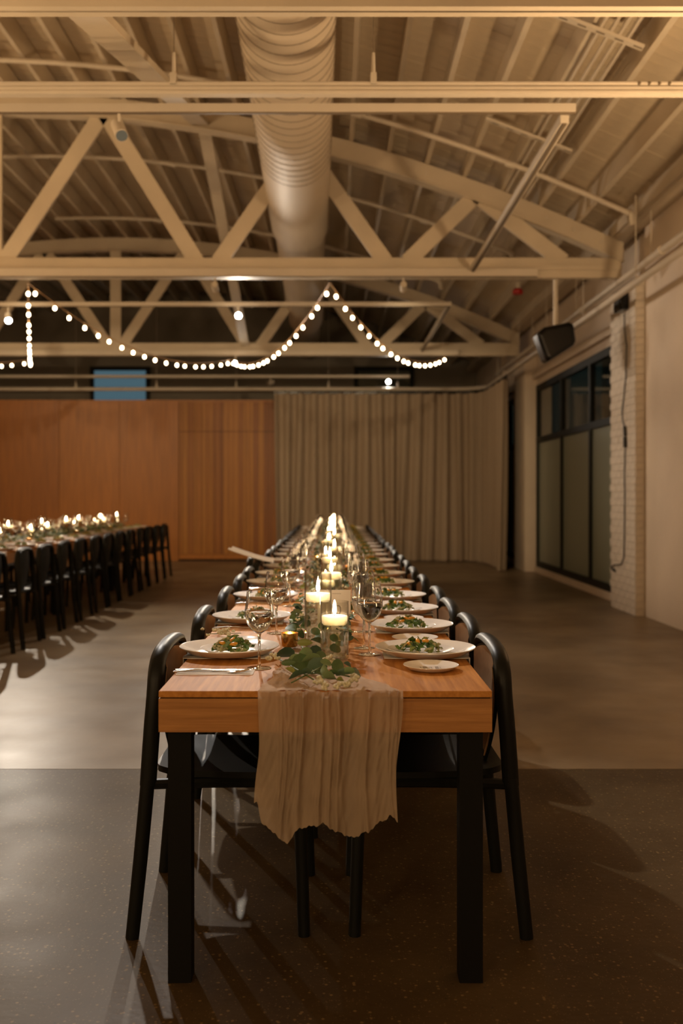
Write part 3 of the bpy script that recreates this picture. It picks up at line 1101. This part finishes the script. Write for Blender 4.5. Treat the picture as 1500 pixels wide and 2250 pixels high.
SR = [3.08, 3.64, 4.185, 4.735]
SL = [3.08, 3.89, 4.72]
for i in range(1, 5):
    for o_ in (0.34, 0.94, 1.56, 2.16):
        SR.append(JT[i] + o_)
        SL.append(JT[i] + o_)
rc = random.Random(21)
jig = {}
for k, d in enumerate(SR):
    chair(0.302 + rc.uniform(-0.006, 0.008), d, PI + rc.uniform(-0.02, 0.02), 'black dining chair, %s from the runner-draped end on the window side' % ORD[k])
for k, d in enumerate(SL):
    out = 0.09 if k == 6 else 0
    chair(-0.325 - out + rc.uniform(-0.008, 0.006), d, rc.uniform(-0.02, 0.02), 'black dining chair, %s from the runner-draped end on the aisle side' % ORD[k])
SS = []
for i in range(1, 4):
    for o_ in (0.33, 0.94, 1.57, 2.19):
        SS.append(JS[i] + o_)
SS = [7.65] + SS
for k, d in enumerate(reversed(SS)):
    chair(-2.885 + 0.1, d, PI + rc.uniform(-0.03, 0.03), 'black dining chair at the shorter table aisle side, %s from the timber wall' % ORD[k])
for k, d in enumerate(reversed(SS)):
    chair(-3.725 - 0.1, d, rc.uniform(-0.03, 0.03), 'black dining chair at the shorter table far side, %s from the timber wall' % ORD[k])

# ------------------------------------------------------------------ tableware prototypes (origin on the tabletop)
def proto(fn):
    t = fn()
    t['proto'] = 1
    return t


def plate_mesh(name, R, hgt):
    pr = [(0, 0.0045), (R * 0.58, 0.0045), (R * 0.74, hgt * 0.36), (R * 0.975, hgt * 0.97), (R, hgt), (R * 1.003, hgt * 0.93), (R * 0.80, hgt * 0.24), (R * 0.6, 0.0), (0, 0.0)]
    return MB().lathe(pr, 40).mesh(name, True, 0.9)


CHARGER = plate_mesh('charger_plate', 0.155, 0.028)
SALADP = plate_mesh('salad_plate', 0.103, 0.016)
BREADP = plate_mesh('bread_plate', 0.079, 0.016)


def make_glass():
    t = thing('water_goblet', 'x', 'glass')
    MB().lathe([(0, 0.003), (0.006, 0.0035), (0.02, 0.0018), (0.0345, 0.0012), (0.035, 0.0006), (0.0345, 0), (0, 0)], 28).build('foot', GLASS, t, True, angle=1.2)
    MB().lathe([(0, 0.0025), (0.006, 0.004), (0.0042, 0.015), (0.0038, 0.06), (0.0045, 0.092), (0.0065, 0.099), (0, 0.0995)], 14).build('stem', GLASS, t, True, angle=1.2)
    outer = [(0, 0.0995), (0.010, 0.1015), (0.025, 0.1125), (0.036, 0.130), (0.0415, 0.150), (0.0415, 0.168), (0.039, 0.192), (0.0355, 0.2225)]
    inner = [(0.0345, 0.2225), (0.0381, 0.192), (0.0404, 0.168), (0.0404, 0.150), (0.035, 0.1315), (0.024, 0.1145), (0.009, 0.1035), (0, 0.1025)]
    MB().lathe(outer + inner, 32).build('bowl', GLASS, t, True, angle=1.2)
    wt = [(0, 0.1028), (0.0088, 0.1038), (0.0238, 0.1148), (0.0348, 0.1318), (0.0402, 0.150), (0.0403, 0.1640), (0.0396, 0.1645), (0, 0.1642)]
    MB().lathe(wt, 32).build('water', WATER, t, True, angle=1.0)
    return t


def make_bread():
    t = thing('bread_plate', 'x', 'plate')
    put('plate', BREADP, PORC, t)
    m = MB()
    for (a, b, c, d) in ((-0.030, -0.027, -0.026, 0.026), (-0.022, -0.010, -0.026, 0.026), (0.001, 0.004, -0.018, 0.012), (0.013, 0.023, -0.026, 0.026), (0.027, 0.029, -0.026, 0.026), (-0.004, 0.004, 0.014, 0.020)):
        m.box(a, b, c, d, 0.0046, 0.0049)
    m.build('printed_mark', PRINT, t)
    return t


def leaf_blob(rnd, n, R, hh, size, mb):
    for k in range(n):
        a = rnd.uniform(0, 2 * PI)
        r = R * math.sqrt(rnd.random())
        c = Vector((r * math.cos(a), r * math.sin(a), hh * (1 - (r / R) ** 2) * rnd.uniform(0.3, 1.0) + 0.006))
        s = size * rnd.uniform(0.6, 1.3)
        M = Matrix.Rotation(rnd.uniform(0, 2 * PI), 3, 'Z') @ Matrix.Rotation(rnd.uniform(-1.0, 1.0), 3, 'X') @ Matrix.Rotation(rnd.uniform(-0.9, 0.9), 3, 'Y')
        b = len(mb.v)
        for (u, v, z) in ((-1, 0, 0.1), (-0.4, -0.7, 0.35), (0.5, -0.6, 0.15), (1, 0.05, -0.15), (0.45, 0.65, 0.25), (-0.45, 0.6, 0.1), (0, 0, -0.2)):
            p = c + M @ Vector((u * s, v * s * 0.75, z * s))
            p.z = max(p.z, 0.005)
            mb.v.append(tuple(p))
        for q in range(6):
            mb.f.append((b + 6, b + q, b + (q + 1) % 6))
    return mb


def make_salad(seed, pale):
    rnd = random.Random(seed)
    t = thing('salad', 'x', 'food')
    for i, (m_, n_) in enumerate(((LETT[0], 40), (LETT[1], 34), (LETT[2], 34 if pale else 16))):
        o = leaf_blob(rnd, n_, 0.068, 0.036 + 0.004 * i, 0.014, MB()).build('greens', m_, t, True)
        o['kind'] = 'stuff'
    for k in range(4):
        a = rnd.uniform(0, 6.28)
        r = rnd.uniform(0.0, 0.045)
        z = 0.030 if r < 0.025 else 0.022
        MB().ball((0, 0, 0), 0.011, 8, 5, (1.25, 0.65, 0.55)).build('orange_segment', ORANGE, t, True, (r * math.cos(a), r * math.sin(a), z + 0.004), (rnd.uniform(-.5, .5), rnd.uniform(-.5, .5), rnd.uniform(0, 3)))
    return t


def make_napkin():
    t = thing('napkin', 'x', 'napkin')

    def flat(u, v):
        x = -0.012 + 0.262 * u
        return (x, (v - 0.5) * (0.125 + 0.01 * math.sin(9 * u)), 0.0006 + 0.0006 * math.sin(14 * v + 3 * u) ** 2)
    MB().slab(flat, 10, 6, (0, 0, 0.0022)).build('fold', LINEN, t, True)

    def drop(u, v):
        return (-0.013 - 0.004 * math.sin(6 * v) - 0.006 * u, (v - 0.5) * (0.125 - 0.05 * u), 0.0028 - 0.17 * u - 0.03 * u * (1 - 2 * abs(v - 0.5)))
    MB().slab(drop, 8, 6, (0.0025, 0, 0)).build('drop', LINEN, t, True)
    return t


def make_knife():
    t = thing('table_knife', 'x', 'knife')
    MB().tube([(0, 0, 0.005), (0.05, 0, 0.006), (0.10, 0, 0.005)], [0.0035, 0.005, 0.004], 8, True, (1, 1.1, 0.8)).build('handle', STEEL, t, True)
    MB().slab(lambda u, v: (0.10 + 0.115 * u, (v - 0.5) * 0.017 * (1 - 0.7 * u ** 4) + 0.002, 0.0045), 8, 2, (0, 0, 0.0012)).build('blade', STEEL, t, True)
    return t


def make_fork():
    t = thing('table_fork', 'x', 'fork')
    MB().tube(smooth_path([(0, 0, 0.004), (0.06, 0, 0.010), (0.12, 0, 0.007), (0.15, 0, 0.004)]), [0.0045] * 5 + [0.0025] * 8, 8, True, (1, 1, 0.7)).build('handle', STEEL, t, True)
    MB().slab(lambda u, v: (0.148 + 0.028 * u, (v - 0.5) * 0.022 * math.sin(0.4 + 1.17 * u), 0.003 + 0.004 * (1 - u) * u), 5, 4, (0, 0, 0.0015)).build('root', STEEL, t, True)
    for k in range(4):
        yy = -0.009 + k * 0.006
        MB().tube(smooth_path([(0.174, yy, 0.004), (0.19, yy, 0.006), (0.213, yy, 0.011)]), [0.0015] * 8 + [0.0008], 6).build('tine', STEEL, t, True)
    return t


POOL = {}


def place(kind, make, loc, rz, label, group):
    if kind not in POOL:
        o = make()
        POOL[kind] = o
        o.location = loc
        o.rotation_euler = (0, 0, rz)
        o['label'] = label
        o['group'] = group
        return o
    return dup(POOL[kind], loc, rz, label, group)


def single(name, me, m_, loc, rz, label, cat, group):
    return tag(put(name, me, m_, None, loc, (0, 0, rz)), label, cat, group)


def setting(ox, d, rz, where, k, side, opt):
    c, s = math.cos(rz), math.sin(rz)

    def P3(x, y, z):
        return (ox + c * x - s * y, d + s * x + c * y, TT + z)
    rr = random.Random(hash((side, k)) % 9999 if False else (k * 17 + len(where)))
    j = lambda a: rr.uniform(-a, a)
    place('napkin', make_napkin, P3(0, 0, 0.0002), rz, 'white linen napkin hanging over the table edge, ' + where, 'white napkins')
    single('charger_plate', CHARGER, PORC, P3(0.122 + j(0.004), 0.01 + j(0.006), 0.0042), rz, 'large white charger plate, ' + where, 'plate', 'charger plates')
    sx = 0.135
    single('salad_plate', SALADP, PORC, P3(sx, 0.01, 0.010), rz, 'small white salad plate on its charger, ' + where, 'plate', 'salad plates')
    if opt.get('salad', True):
        v = 'salad_pale' if side == 'aisle' and k % 2 == 0 else 'salad_green'
        place(v, lambda: make_salad(5 if v == 'salad_pale' else 9, v == 'salad_pale'), P3(sx, 0.01, 0.0148), rz + rr.uniform(-0.6, 0.6) + (0 if k else 0.3),
              'leafy salad with orange pieces on its plate, ' + where, 'plated salads')
    by = opt.get('bread', 0.25)
    place('bread', make_bread, P3(0.126, by, 0.0002), 0, 'round bread plate with grey printed mark, ' + where, 'bread plates')
    cy = opt.get('cut', -0.19)
    place('knife', make_knife, P3(0.0, cy, 0.001), rz, 'steel table knife beside the charger, ' + where, 'table knives')
    place('fork', make_fork, P3(-0.002, cy - 0.026, 0.001), rz + 0.02, 'steel table fork beside the knife, ' + where, 'table forks')
    for q, (gx, gy) in enumerate(opt['glass']):
        place('goblet', make_glass, P3(gx, gy, 0.0008), rr.uniform(0, 6), ('clear stemmed goblet half full of water, ' if q == 0 else 'second clear stemmed water goblet, ') + where, 'water goblets')


for k, d in enumerate(SR):
    g = [(0.292, -0.02), (0.305, -0.155)] if k % 2 == 0 else [(0.295, 0.02)]
    setting(TX1, d + 0.02, PI, 'window side, %s from the runner-draped end' % ORD[k], k, 'window', {'glass': g})
for k, d in enumerate(SL):
    o_ = {'glass': [(0.232, -0.225)] if k == 0 else ([(0.24, -0.31)] if k == 1 else ([(0.25, -0.27), (0.262, -0.12)] if k % 2 else [(0.25, -0.26)]))}
    if k == 0:
        o_['cut'] = -0.285
    setting(TX0, d + 0.02, 0, 'aisle side, %s from the runner-draped end' % ORD[k], k, 'aisle', o_)
# flat napkin strip under the first knife and fork
tag(bevel(MB().box(-0.44, -0.225, 2.765, 2.84, TT + 0.0003, TT + 0.0016).build('place_mat', LINEN), 0.0004),
    'narrow white paper strip under the knife and fork nearest the draped end', 'paper')
# shorter table: plates, napkins and glasses at both sides
for k, d in enumerate(reversed(SS)):
    for (ox, rz, sd) in ((SX1, PI, 'aisle side'), (SX0, 0, 'far side')):
        wh = 'shorter table %s, %s from the timber wall' % (sd, ORD[k])
        c = math.cos(rz)
        place('napkin', make_napkin, (ox, d + 0.30 * (1 if rz else -1), TT + 0.0002), rz, 'white napkin draping off the ' + wh, 'white napkins')
        single('charger_plate', CHARGER, PORC, (ox + c * 0.13, d, TT + 0.0002), rz, 'white charger plate, ' + wh, 'plate', 'charger plates')
        single('salad_plate', SALADP, PORC, (ox + c * 0.13, d, TT + 0.006), rz, 'white salad plate, ' + wh, 'plate', 'salad plates')
        place('salad_green', None, (ox + c * 0.13, d, TT + 0.011), k * 0.7, 'leafy salad, ' + wh, 'plated salads')
        place('goblet', None, (ox + c * 0.285, d - 0.14 + 0.05 * (k % 3), TT + 0.0008), k, 'stemmed water goblet, ' + wh, 'water goblets')

# cloth slung from a pulled-out chair to the table edge
def slung(u, v):
    x = -0.70 + 0.30 * u
    z = 0.912 - 0.15 * u + 0.06 * u * u
    return (x, 6.74 + (v - 0.5) * (0.30 + 0.1 * u), z - 0.012 * (1 - u) + 0.006 * math.sin(7 * v + 4 * u))


tag(MB().slab(slung, 12, 8, (0, 0, 0.004)).build('cloth_napkin', LINEN, None, True), 'large white cloth slung from a chair back onto the long table', 'napkin')

# ------------------------------------------------------------------ gauze runner
HEM = [(563, 1768), (575, 1812), (600, 1830), (627, 1853), (660, 1822), (708, 1811), (740, 1828), (772, 1843), (800, 1830), (845, 1806), (858, 1796), (880, 1810)]


def hem_z(x, d=2.5):
    px = VX + x * F / d
    for i in range(len(HEM) - 1):
        if px <= HEM[i + 1][0]:
            f = (px - HEM[i][0]) / (HEM[i + 1][0] - HEM[i][0])
            f = max(0, min(1, f))
            f = f * f * (3 - 2 * f)
            return wz(HEM[i][1] + (HEM[i + 1][1] - HEM[i][1]) * f + 2 * math.sin(px * 0.21) + 1.2 * math.sin(px * 0.6), d)
    return wz(HEM[-1][1], d)


rw = random.Random(17)
WAV = [(rw.uniform(6, 34), rw.uniform(0, 6.28), rw.uniform(0.3, 1.0), rw.uniform(-1.5, 1.5)) for _ in range(9)]


FOLDS = [(rw.uniform(-0.05, 1.05), rw.uniform(0.006, 0.026), rw.uniform(0.25, 1.0), rw.uniform(-0.05, 0.05), rw.uniform(0, 6.28)) for _ in range(26)]


def pleat(t, s, drift=1.0):
    h = 0
    for (c, wd_, am, dr, ph) in FOLDS:
        q = (t - c - dr * s * drift - 0.012 * math.sin(2.3 * s + ph)) / wd_
        if abs(q) < 3:
            h += am * math.exp(-q * q) * (0.7 + 0.3 * math.sin(1.7 * s + ph))
    return h


def nse(a, b):
    return math.sin(a * 3.1 + 1.3) * math.sin(b * 2.3 + 0.7) + 0.5 * math.sin(a * 7.7 + b * 5.1)


rnr = thing('table_runner', 'crinkled blush gauze runner spilling over the end of the long table', 'table runner')


def drop_fn(u, v):
    # u 0 (table edge) .. 1 (hem), v across
    xl = wx(567, 2.53) + 0.010 * math.sin(u * 5) * u - 0.004 * u
    xr_ = wx(880, 2.53) + 0.006 * math.sin(u * 6 + 1) - 0.008 * u
    x = xl + (xr_ - xl) * v
    x += 0.005 * u * math.sin(v * 15 + 2 * u)
    z1 = hem_z(x)
    z = TT + 0.006 + (z1 - TT - 0.006) * u
    y = 2.533 - 0.012 - 0.022 * pleat(v, u * 1.3) * (0.85 - 0.25 * u * u) - 0.012 * u + 0.004 * math.sin(v * 21 + 1.5 * u) * u + 0.0012 * nse(v * 17, u * 7)
    return (x, y, z)


MB().grid(drop_fn, 70, 170).build('drop', RUN, rnr, True, angle=3.0)


def top_fn(y0, y1):
    def fn(u, v):
        y = y0 + (y1 - y0) * u
        s = (y - 2.53)
        hw = 0.104 + 0.008 * math.sin(y * 2.1) + 0.007 * math.sin(y * 5.3 + 1)
        xc = -0.052 + 0.008 * math.sin(y * 1.3 + 0.6)
        if s < 0.42:
            e = s / 0.42
            e = e * (2 - e)
            xl = wx(567, 2.53) * (1 - e) + (xc - hw) * e
            xr_ = wx(880, 2.53) * (1 - e) + (xc + hw) * e
        else:
            xl, xr_ = xc - hw, xc + hw
        x = xl + (xr_ - xl) * v + 0.006 * math.sin(y * 31 + v * 9) * (1 if s > 0.05 else 0)
        edge = min(v, 1 - v)
        hgt = 0.0025 + 0.008 * pleat(v, s * 1.2) * min(1, edge * 12 + 0.25) + 0.0025 * abs(nse(v * 12, y * 9))
        if s > 0.6:
            hgt += 0.012 * max(0, math.sin(y * 9 + 4 * v)) * max(0, 1 - edge * 5)
        hgt = 0.009 * math.tanh(hgt / 0.009)
        r = min(1.0, max(0.0, s / 0.02))
        return (x, y - (1 - r) * 0.010, TT + hgt * (0.5 + 0.5 * r) + 0.002)
    return fn


MB().grid(top_fn(2.533, 4.6), 150, 70).build('bed', RUN_BED, rnr, True, angle=3.0)
MB().grid(top_fn(4.6, 15.05), 260, 30).build('bed', RUN_BED, rnr, True, angle=3.0)


def srun(u, v):
    y = 5.6 + 9.9 * u
    return ((SX0 + SX1) / 2 + (v - 0.5) * 0.24 + 0.01 * math.sin(y * 2), y, TT + 0.003 + 0.007 * math.tanh(0.7 * pleat(v, y * 0.7)))


tag(MB().grid(srun, 200, 24).build('table_runner', RUN_BED, None, True, angle=3.0), 'crinkled gauze runner lying along the shorter table', 'table runner')

# ------------------------------------------------------------------ candles, vases, votives
def make_vase(hh, lev):
    def fn():
        t = thing('candle_vase', 'x', 'vase')
        R, W = 0.0432, 0.0022
        MB().lathe([(0, 0), (R, 0), (R, hh), (R - W, hh), (R - W, 0.008), (0, 0.008)], 36).build('cylinder', VASEG, t, True, angle=0.6)
        MB().lathe([(0, 0.0085), (R - W - 0.0004, 0.0085), (R - W - 0.0004, lev), (0, lev)], 36).build('water', VWATER, t, True, angle=0.6)
        return t
    return fn


def make_candle():
    t = thing('floating_candle', 'x', 'candle')
    MB().lathe([(0, -0.013), (0.034, -0.013), (0.0385, -0.008), (0.0395, 0.010), (0.038, 0.0135), (0.030, 0.0145), (0.012, 0.013), (0, 0.0125)], 32).build('wax', WAX, t, True, angle=0.9)
    MB().tube([(0, 0, 0.012), (0, 0.001, 0.021)], 0.0012, 6).build('wick', WICK, t)
    MB().lathe([(0, 0.017), (0.0035, 0.020), (0.0062, 0.027), (0.0058, 0.036), (0.0030, 0.050), (0, 0.062)], 12).build('flame', FLAME, t, True, angle=3)
    return t


def make_votive():
    t = thing('votive_holder', 'x', 'candle holder')
    MB().lathe([(0, 0), (0.022, 0), (0.026, 0.004), (0.028, 0.045), (0.0265, 0.045), (0.0245, 0.006), (0, 0.006)], 24).build('cup', GOLD, t, True, angle=0.8)
    MB().lathe([(0, 0.007), (0.0235, 0.007), (0.0250, 0.028), (0, 0.028)], 20).build('tealight', WAX, t, True, angle=0.8)
    MB().lathe([(0, 0.029), (0.0035, 0.033), (0.003, 0.040), (0, 0.046)], 8).build('flame', FLAME, t, True, angle=3)
    return t


def vase_set(x, y, tall, where):
    hh, lev = (0.25, 0.150) if tall else (0.168, 0.098)
    z = TT + 0.012
    place('vase_tall' if tall else 'vase_short', make_vase(hh, lev), (x, y, z), 0, ('tall' if tall else 'short') + ' clear cylinder vase of water, ' + where, 'cylinder candle vases')
    place('candle', make_candle, (x, y, z + lev + 0.0135), 0.3 * y, 'lit cream floating candle in the %s vase, ' % ('tall' if tall else 'short') + where, 'floating candles')


VS = [(0.0025, 3.0, False), (-0.050, 3.16, True), (-0.010, 4.0, True), (-0.035, 4.22, False)]
yy = 4.95
k = 0
while yy < 14.7:
    VS.append(((-0.02, 0.004, -0.03, 0.006)[k % 4], yy, True))
    VS.append(((0.004, -0.05, 0.006, -0.045)[k % 4], yy + 0.2, False))
    yy += 0.98
    k += 1
for i, (x, y, tall) in enumerate(VS):
    vase_set(x, y, tall, '%s along the runner from its draped end' % ORD[i])
SC = (SX0 + SX1) / 2
k = 0
yy = 8.35
sv = []
while yy < 15.4:
    sv.append((SC + (0.03, -0.04, 0.05)[k % 3], yy, k % 2 == 0))
    yy += 0.47
    k += 1
for i, (x, y, tall) in enumerate(reversed(sv)):
    vase_set(x, y, tall, 'shorter table, %s from the timber wall' % ORD[i])
vt = [(wx(636, 3.2), 3.2), (0.10, 4.4), (-0.13, 5.35), (0.09, 6.2), (-0.12, 7.2), (0.1, 8.3), (-0.1, 9.3), (0.1, 10.4), (-0.1, 11.5), (0.1, 12.5)]
for i, (x, y) in enumerate(vt):
    place('votive', make_votive, (x, y, TT + 0.013), 0, 'small gold mercury votive candle holder, %s from the runner-draped end' % ORD[i], 'gold votives')
for i in range(7):
    place('votive', None, (SC + (0.14 if i % 2 else -0.13), 15.1 - i * 0.95, TT + 0.013), 0, 'small gold votive on the shorter table, %s from the timber wall' % ORD[i], 'gold votives')

# table number card in a clear stand
cdn = thing('table_number_card', 'upright white table number card behind the near vases', 'card', (wx(733, 3.55), 3.55, TT + 0.012))
MB().box(-0.058, 0.060, -0.001, 0.001, 0.0, 0.150).build('card', CARD, cdn)
MB().box(-0.05, 0.072, -0.012, 0.012, -0.0, 0.008).build('stand', ACRYL, cdn)
MB().box(-0.005, 0.026, -0.0016, -0.001, 0.1365, 0.1378).build('printed_line', PRINT, cdn)
cu = bpy.data.curves.new('number', 'FONT')
cu.body = '10'
cu.size = 0.05
cu.align_x = 'CENTER'
to = bpy.data.objects.new('number', cu)
COL.objects.link(to)
dg = bpy.context.evaluated_depsgraph_get()
me = bpy.data.meshes.new_from_object(to.evaluated_get(dg))
bpy.data.objects.remove(to)
put('printed_number', me, PRINT, cdn, (0.003, -0.0016, 0.062), (PI / 2, 0, 0))

# ------------------------------------------------------------------ greenery
ROUND = [(a, b, 0.0445) for (a, b, c) in VS + sv] + [(a, b, 0.029) for (a, b) in vt] + [(SC + (0.14 if i % 2 else -0.13), 15.1 - i * 0.95, 0.029) for i in range(7)] + [(0.02 * i, 3.55, 0.014) for i in range(-3, 4)]


def clear_spot(x, y, size, xc, half):
    """a spot near (x, y) where a leaf of this size cuts through no vase, votive or plate, or None"""
    for dx_ in (0, 0.02, -0.02, 0.04, -0.04, 0.06, -0.06, 0.08, -0.08):
        q = min(max(x + dx_, xc - half + size), xc + half - size)
        if all((q - a) ** 2 + (y - b) ** 2 > (r + size) ** 2 for (a, b, r) in ROUND):
            return q
    return None


def leaf_mesh(name, kx, cup, tip):
    m = MB()
    N = 10
    m.v.append((0, 0, 0))
    for k in range(N):
        a = 2 * PI * k / N
        x_, y_ = math.cos(a), math.sin(a) * kx
        if tip and k == 0:
            x_ *= 1.25
        m.v.append((x_, y_, cup * (y_ * y_) / (kx * kx) - 0.12 * x_ * x_))
    for k in range(N):
        m.f.append((0, 1 + k, 1 + (k + 1) % N))
    return m


LEAFS = []
for gi in range(4):
    LEAFS.append([])
    for (kx, cup, tip) in ((0.86, 0.18, False), (0.52, 0.25, True)):
        me = leaf_mesh('leaf', kx, cup, tip).mesh('leaf', True, 3)
        me.materials.append(GREENS[gi])
        LEAFS[gi].append(me)
gar = thing('eucalyptus_garland', 'leafy eucalyptus garland with cream blossoms at the runner-draped table end', 'garland')
rg = random.Random(31)
BIG = [(622, 1436, 40, 0, 0), (640, 1412, 34, 0, 0), (661, 1458, 46, 1, 0), (696, 1464, 42, 0, 0), (656, 1482, 36, 0, 1), (650, 1385, 34, 1, 0), (659, 1366, 30, 0, 0),
       (714, 1474, 38, 2, 1), (742, 1462, 30, 1, 0), (766, 1463, 30, 0, 1), (781, 1479, 28, 0, 0), (764, 1475, 32, 2, 1), (726, 1487, 40, 2, 1), (748, 1493, 22, 3, 1),
       (672, 1433, 36, 2, 1), (684, 1446, 36, 2, 1), (640, 1474, 26, 3, 1), (668, 1412, 28, 3, 1), (690, 1430, 30, 0, 0), (706, 1440, 24, 1, 0), (678, 1400, 28, 1, 0),
       (648, 1446, 30, 2, 1), (704, 1484, 30, 1, 1), (735, 1480, 34, 1, 1), (752, 1478, 30, 0, 1), (632, 1456, 26, 1, 1), (676, 1476, 30, 0, 1), (716, 1456, 26, 2, 1)]
for (px, py, sz, g, kind) in BIG:
    z = TT + rg.uniform(0.030, 0.055)
    d = dep(py, z)
    s = sz * d / F / 2 * 1.12
    xb = clear_spot(wx(px, d), d, s * 0.8, -0.04, 0.128 if d > 2.93 else 0.17)
    if xb is None:
        continue
    put('leaf', LEAFS[g][kind], None, gar, (xb, d, z), (rg.uniform(0.7, 1.3), rg.uniform(-0.4, 0.4), rg.uniform(-1.2, 1.2) + (PI if rg.random() < 0.5 else 0)), (s, s, s))


def sprig_leaf(x, y, zb, smin, smax):
    s = rg.uniform(smin, smax)
    x = clear_spot(x, y, s * 1.3, -0.04, 0.125)
    if x is None:
        return
    g = rg.choice((0, 0, 1, 1, 2, 2, 3))
    put('leaf', LEAFS[g][rg.randrange(2)], None, gar, (x, y, TT + 0.03 + zb), (rg.uniform(-0.2, 1.2), rg.uniform(-0.6, 0.6), rg.uniform(0, 6.28)), (s, s, s))


for k in range(200):
    y = rg.uniform(3.05, 5.2)
    sd = rg.choice((-1, 1))
    base = 0.085 + 0.03 * math.sin(y * 4)
    sprig_leaf(sd * base * 0.8 + rg.gauss(0, 0.022) - 0.045, y, rg.uniform(0.0, 0.05) + 0.012, 0.011, 0.02)
for (p0, p1) in (((600, 1440), (700, 1500)), ((690, 1470), (785, 1490)), ((640, 1500), (735, 1450)), ((650, 1390), (690, 1480))):
    pts = []
    for k in range(5):
        f = k / 4
        z = TT + 0.022 + 0.012 * math.sin(PI * f)
        d = dep(p0[1] + (p1[1] - p0[1]) * f, z)
        pts.append((wx(p0[0] + (p1[0] - p0[0]) * f, d), d, z))
    MB().tube(pts, 0.0022, 6).build('stem', STEMM, gar, True)
bl = MB()
for k in range(7):
    a = k * 0.9
    bl.ball((0.007 * math.cos(a) * (k > 0), 0.007 * math.sin(a) * (k > 0), 0.002 * (k % 3)), 0.0048, 6, 4)
blm = bl.mesh('blossom', True, 3)
blm.materials.append(BLOOM)
BLS = [(724, 1446), (716, 1450), (730, 1454), (776, 1486), (782, 1492), (760, 1507), (752, 1503), (702, 1494), (696, 1500), (708, 1502), (742, 1508), (600, 1440), (607, 1446), (715, 1510), (768, 1500), (590, 1448)]
for (px, py) in BLS:
    z = TT + rg.uniform(0.028, 0.048)
    d = dep(py, z)
    xb = clear_spot(wx(px, d), d, 0.014, -0.04, 0.17)
    if xb is None:
        continue
    put('blossom', blm, None, gar, (xb, d, z), (rg.uniform(0, 1), 0, rg.uniform(0, 6)), (1, 1, 1))
for k in range(44):
    y = rg.uniform(3.3, 5.2)
    sd = 1 if k % 3 else -1
    xb = clear_spot(sd * 0.075 - 0.035 + rg.gauss(0, 0.015), y, 0.014, -0.04, 0.125)
    if xb is None:
        continue
    put('blossom', blm, None, gar, (xb, y, TT + rg.uniform(0.03, 0.09)), (rg.uniform(0, 1), 0, rg.uniform(0, 6)), (0.8, 0.8, 0.8))
# submerged eucalyptus in the two near vases
for (x, y, n_) in ((0.0025, 3.0, 3), (-0.050, 3.16, 4)):
    for k in range(n_):
        s = rg.uniform(0.014, 0.02)
        put('leaf', LEAFS[1][0], None, gar, (x + rg.uniform(-0.016, 0.016), y + rg.uniform(-0.01, 0.012), TT + 0.036 + 0.016 * k), (rg.uniform(0.6, 1.2), 0.2, rg.uniform(-0.8, 0.8)), (s, s, s))


def foliage(name, n, xc, y0, y1, label, seed):
    rnd = random.Random(seed)
    root = thing(name, label, 'garland')
    ms = [MB(), MB(), MB()]
    fl_ = MB()
    for k in range(n):
        y = rnd.uniform(y0, y1)
        x = xc + rnd.choice((-1, 1)) * (0.07 + 0.02 * math.sin(y * 4)) + rnd.gauss(0, 0.022)
        s = rnd.uniform(0.012, 0.024)
        x = clear_spot(x, y, s * 1.1, xc + 0.005, 0.125)
        if x is None:
            continue
        z = TT + 0.03 + abs(rnd.gauss(0, 0.03))
        if rnd.random() < 0.2:
            fl_.ball((x, y, z + 0.02), 0.007, 5, 3)
            continue
        M = Matrix.Rotation(rnd.uniform(0, 6.28), 3, 'Z') @ Matrix.Rotation(rnd.uniform(-0.3, 1.2), 3, 'X')
        mb = ms[rnd.choice((0, 0, 1, 1, 2))]
        b = len(mb.v)
        for q in range(6):
            a = q * PI / 3
            p = M @ Vector((math.cos(a) * s, math.sin(a) * s * 0.7, 0.15 * s * math.cos(2 * a)))
            mb.v.append((x + p.x, y + p.y, max(z + p.z, TT + 0.016)))
        mb.f.append(tuple(range(b, b + 6)))
    for i, m_ in enumerate(ms):
        m_.build('foliage', GREENS[(0, 1, 2)[i]], root, False)['kind'] = 'stuff'
    fl_.build('blossoms', BLOOM, root, True)['kind'] = 'stuff'
    return root


foliage('eucalyptus_garland', 1500, -0.045, 5.22, 14.9, 'long garland of small leaves down the rest of the long table', 3)
foliage('eucalyptus_garland', 1500, SC, 6.0, 15.4, 'dense leafy garland along the middle of the shorter table', 4)
# little spray of white blossom on the aisle edge
spy = thing('flower_spray', 'little spray of white blossom on the table edge by the aisle', 'flowers')
for k in range(26):
    px, py = 488 + rg.gauss(0, 14), 1393 + rg.gauss(0, 8)
    z = TT + rg.uniform(0.008, 0.035)
    d = min(max(dep(py, z), 3.42), 3.62)
    put('blossom', blm, None, spy, (max(wx(px, d), TX0 - 0.01), d, z), (0, 0, rg.uniform(0, 6)), (0.7, 0.7, 0.7))
MB().tube([(TX0 + 0.0, 3.5, TT + 0.012), (TX0 + 0.12, 3.52, TT + 0.012)], 0.0015, 5).build('stem', STEMM, spy)
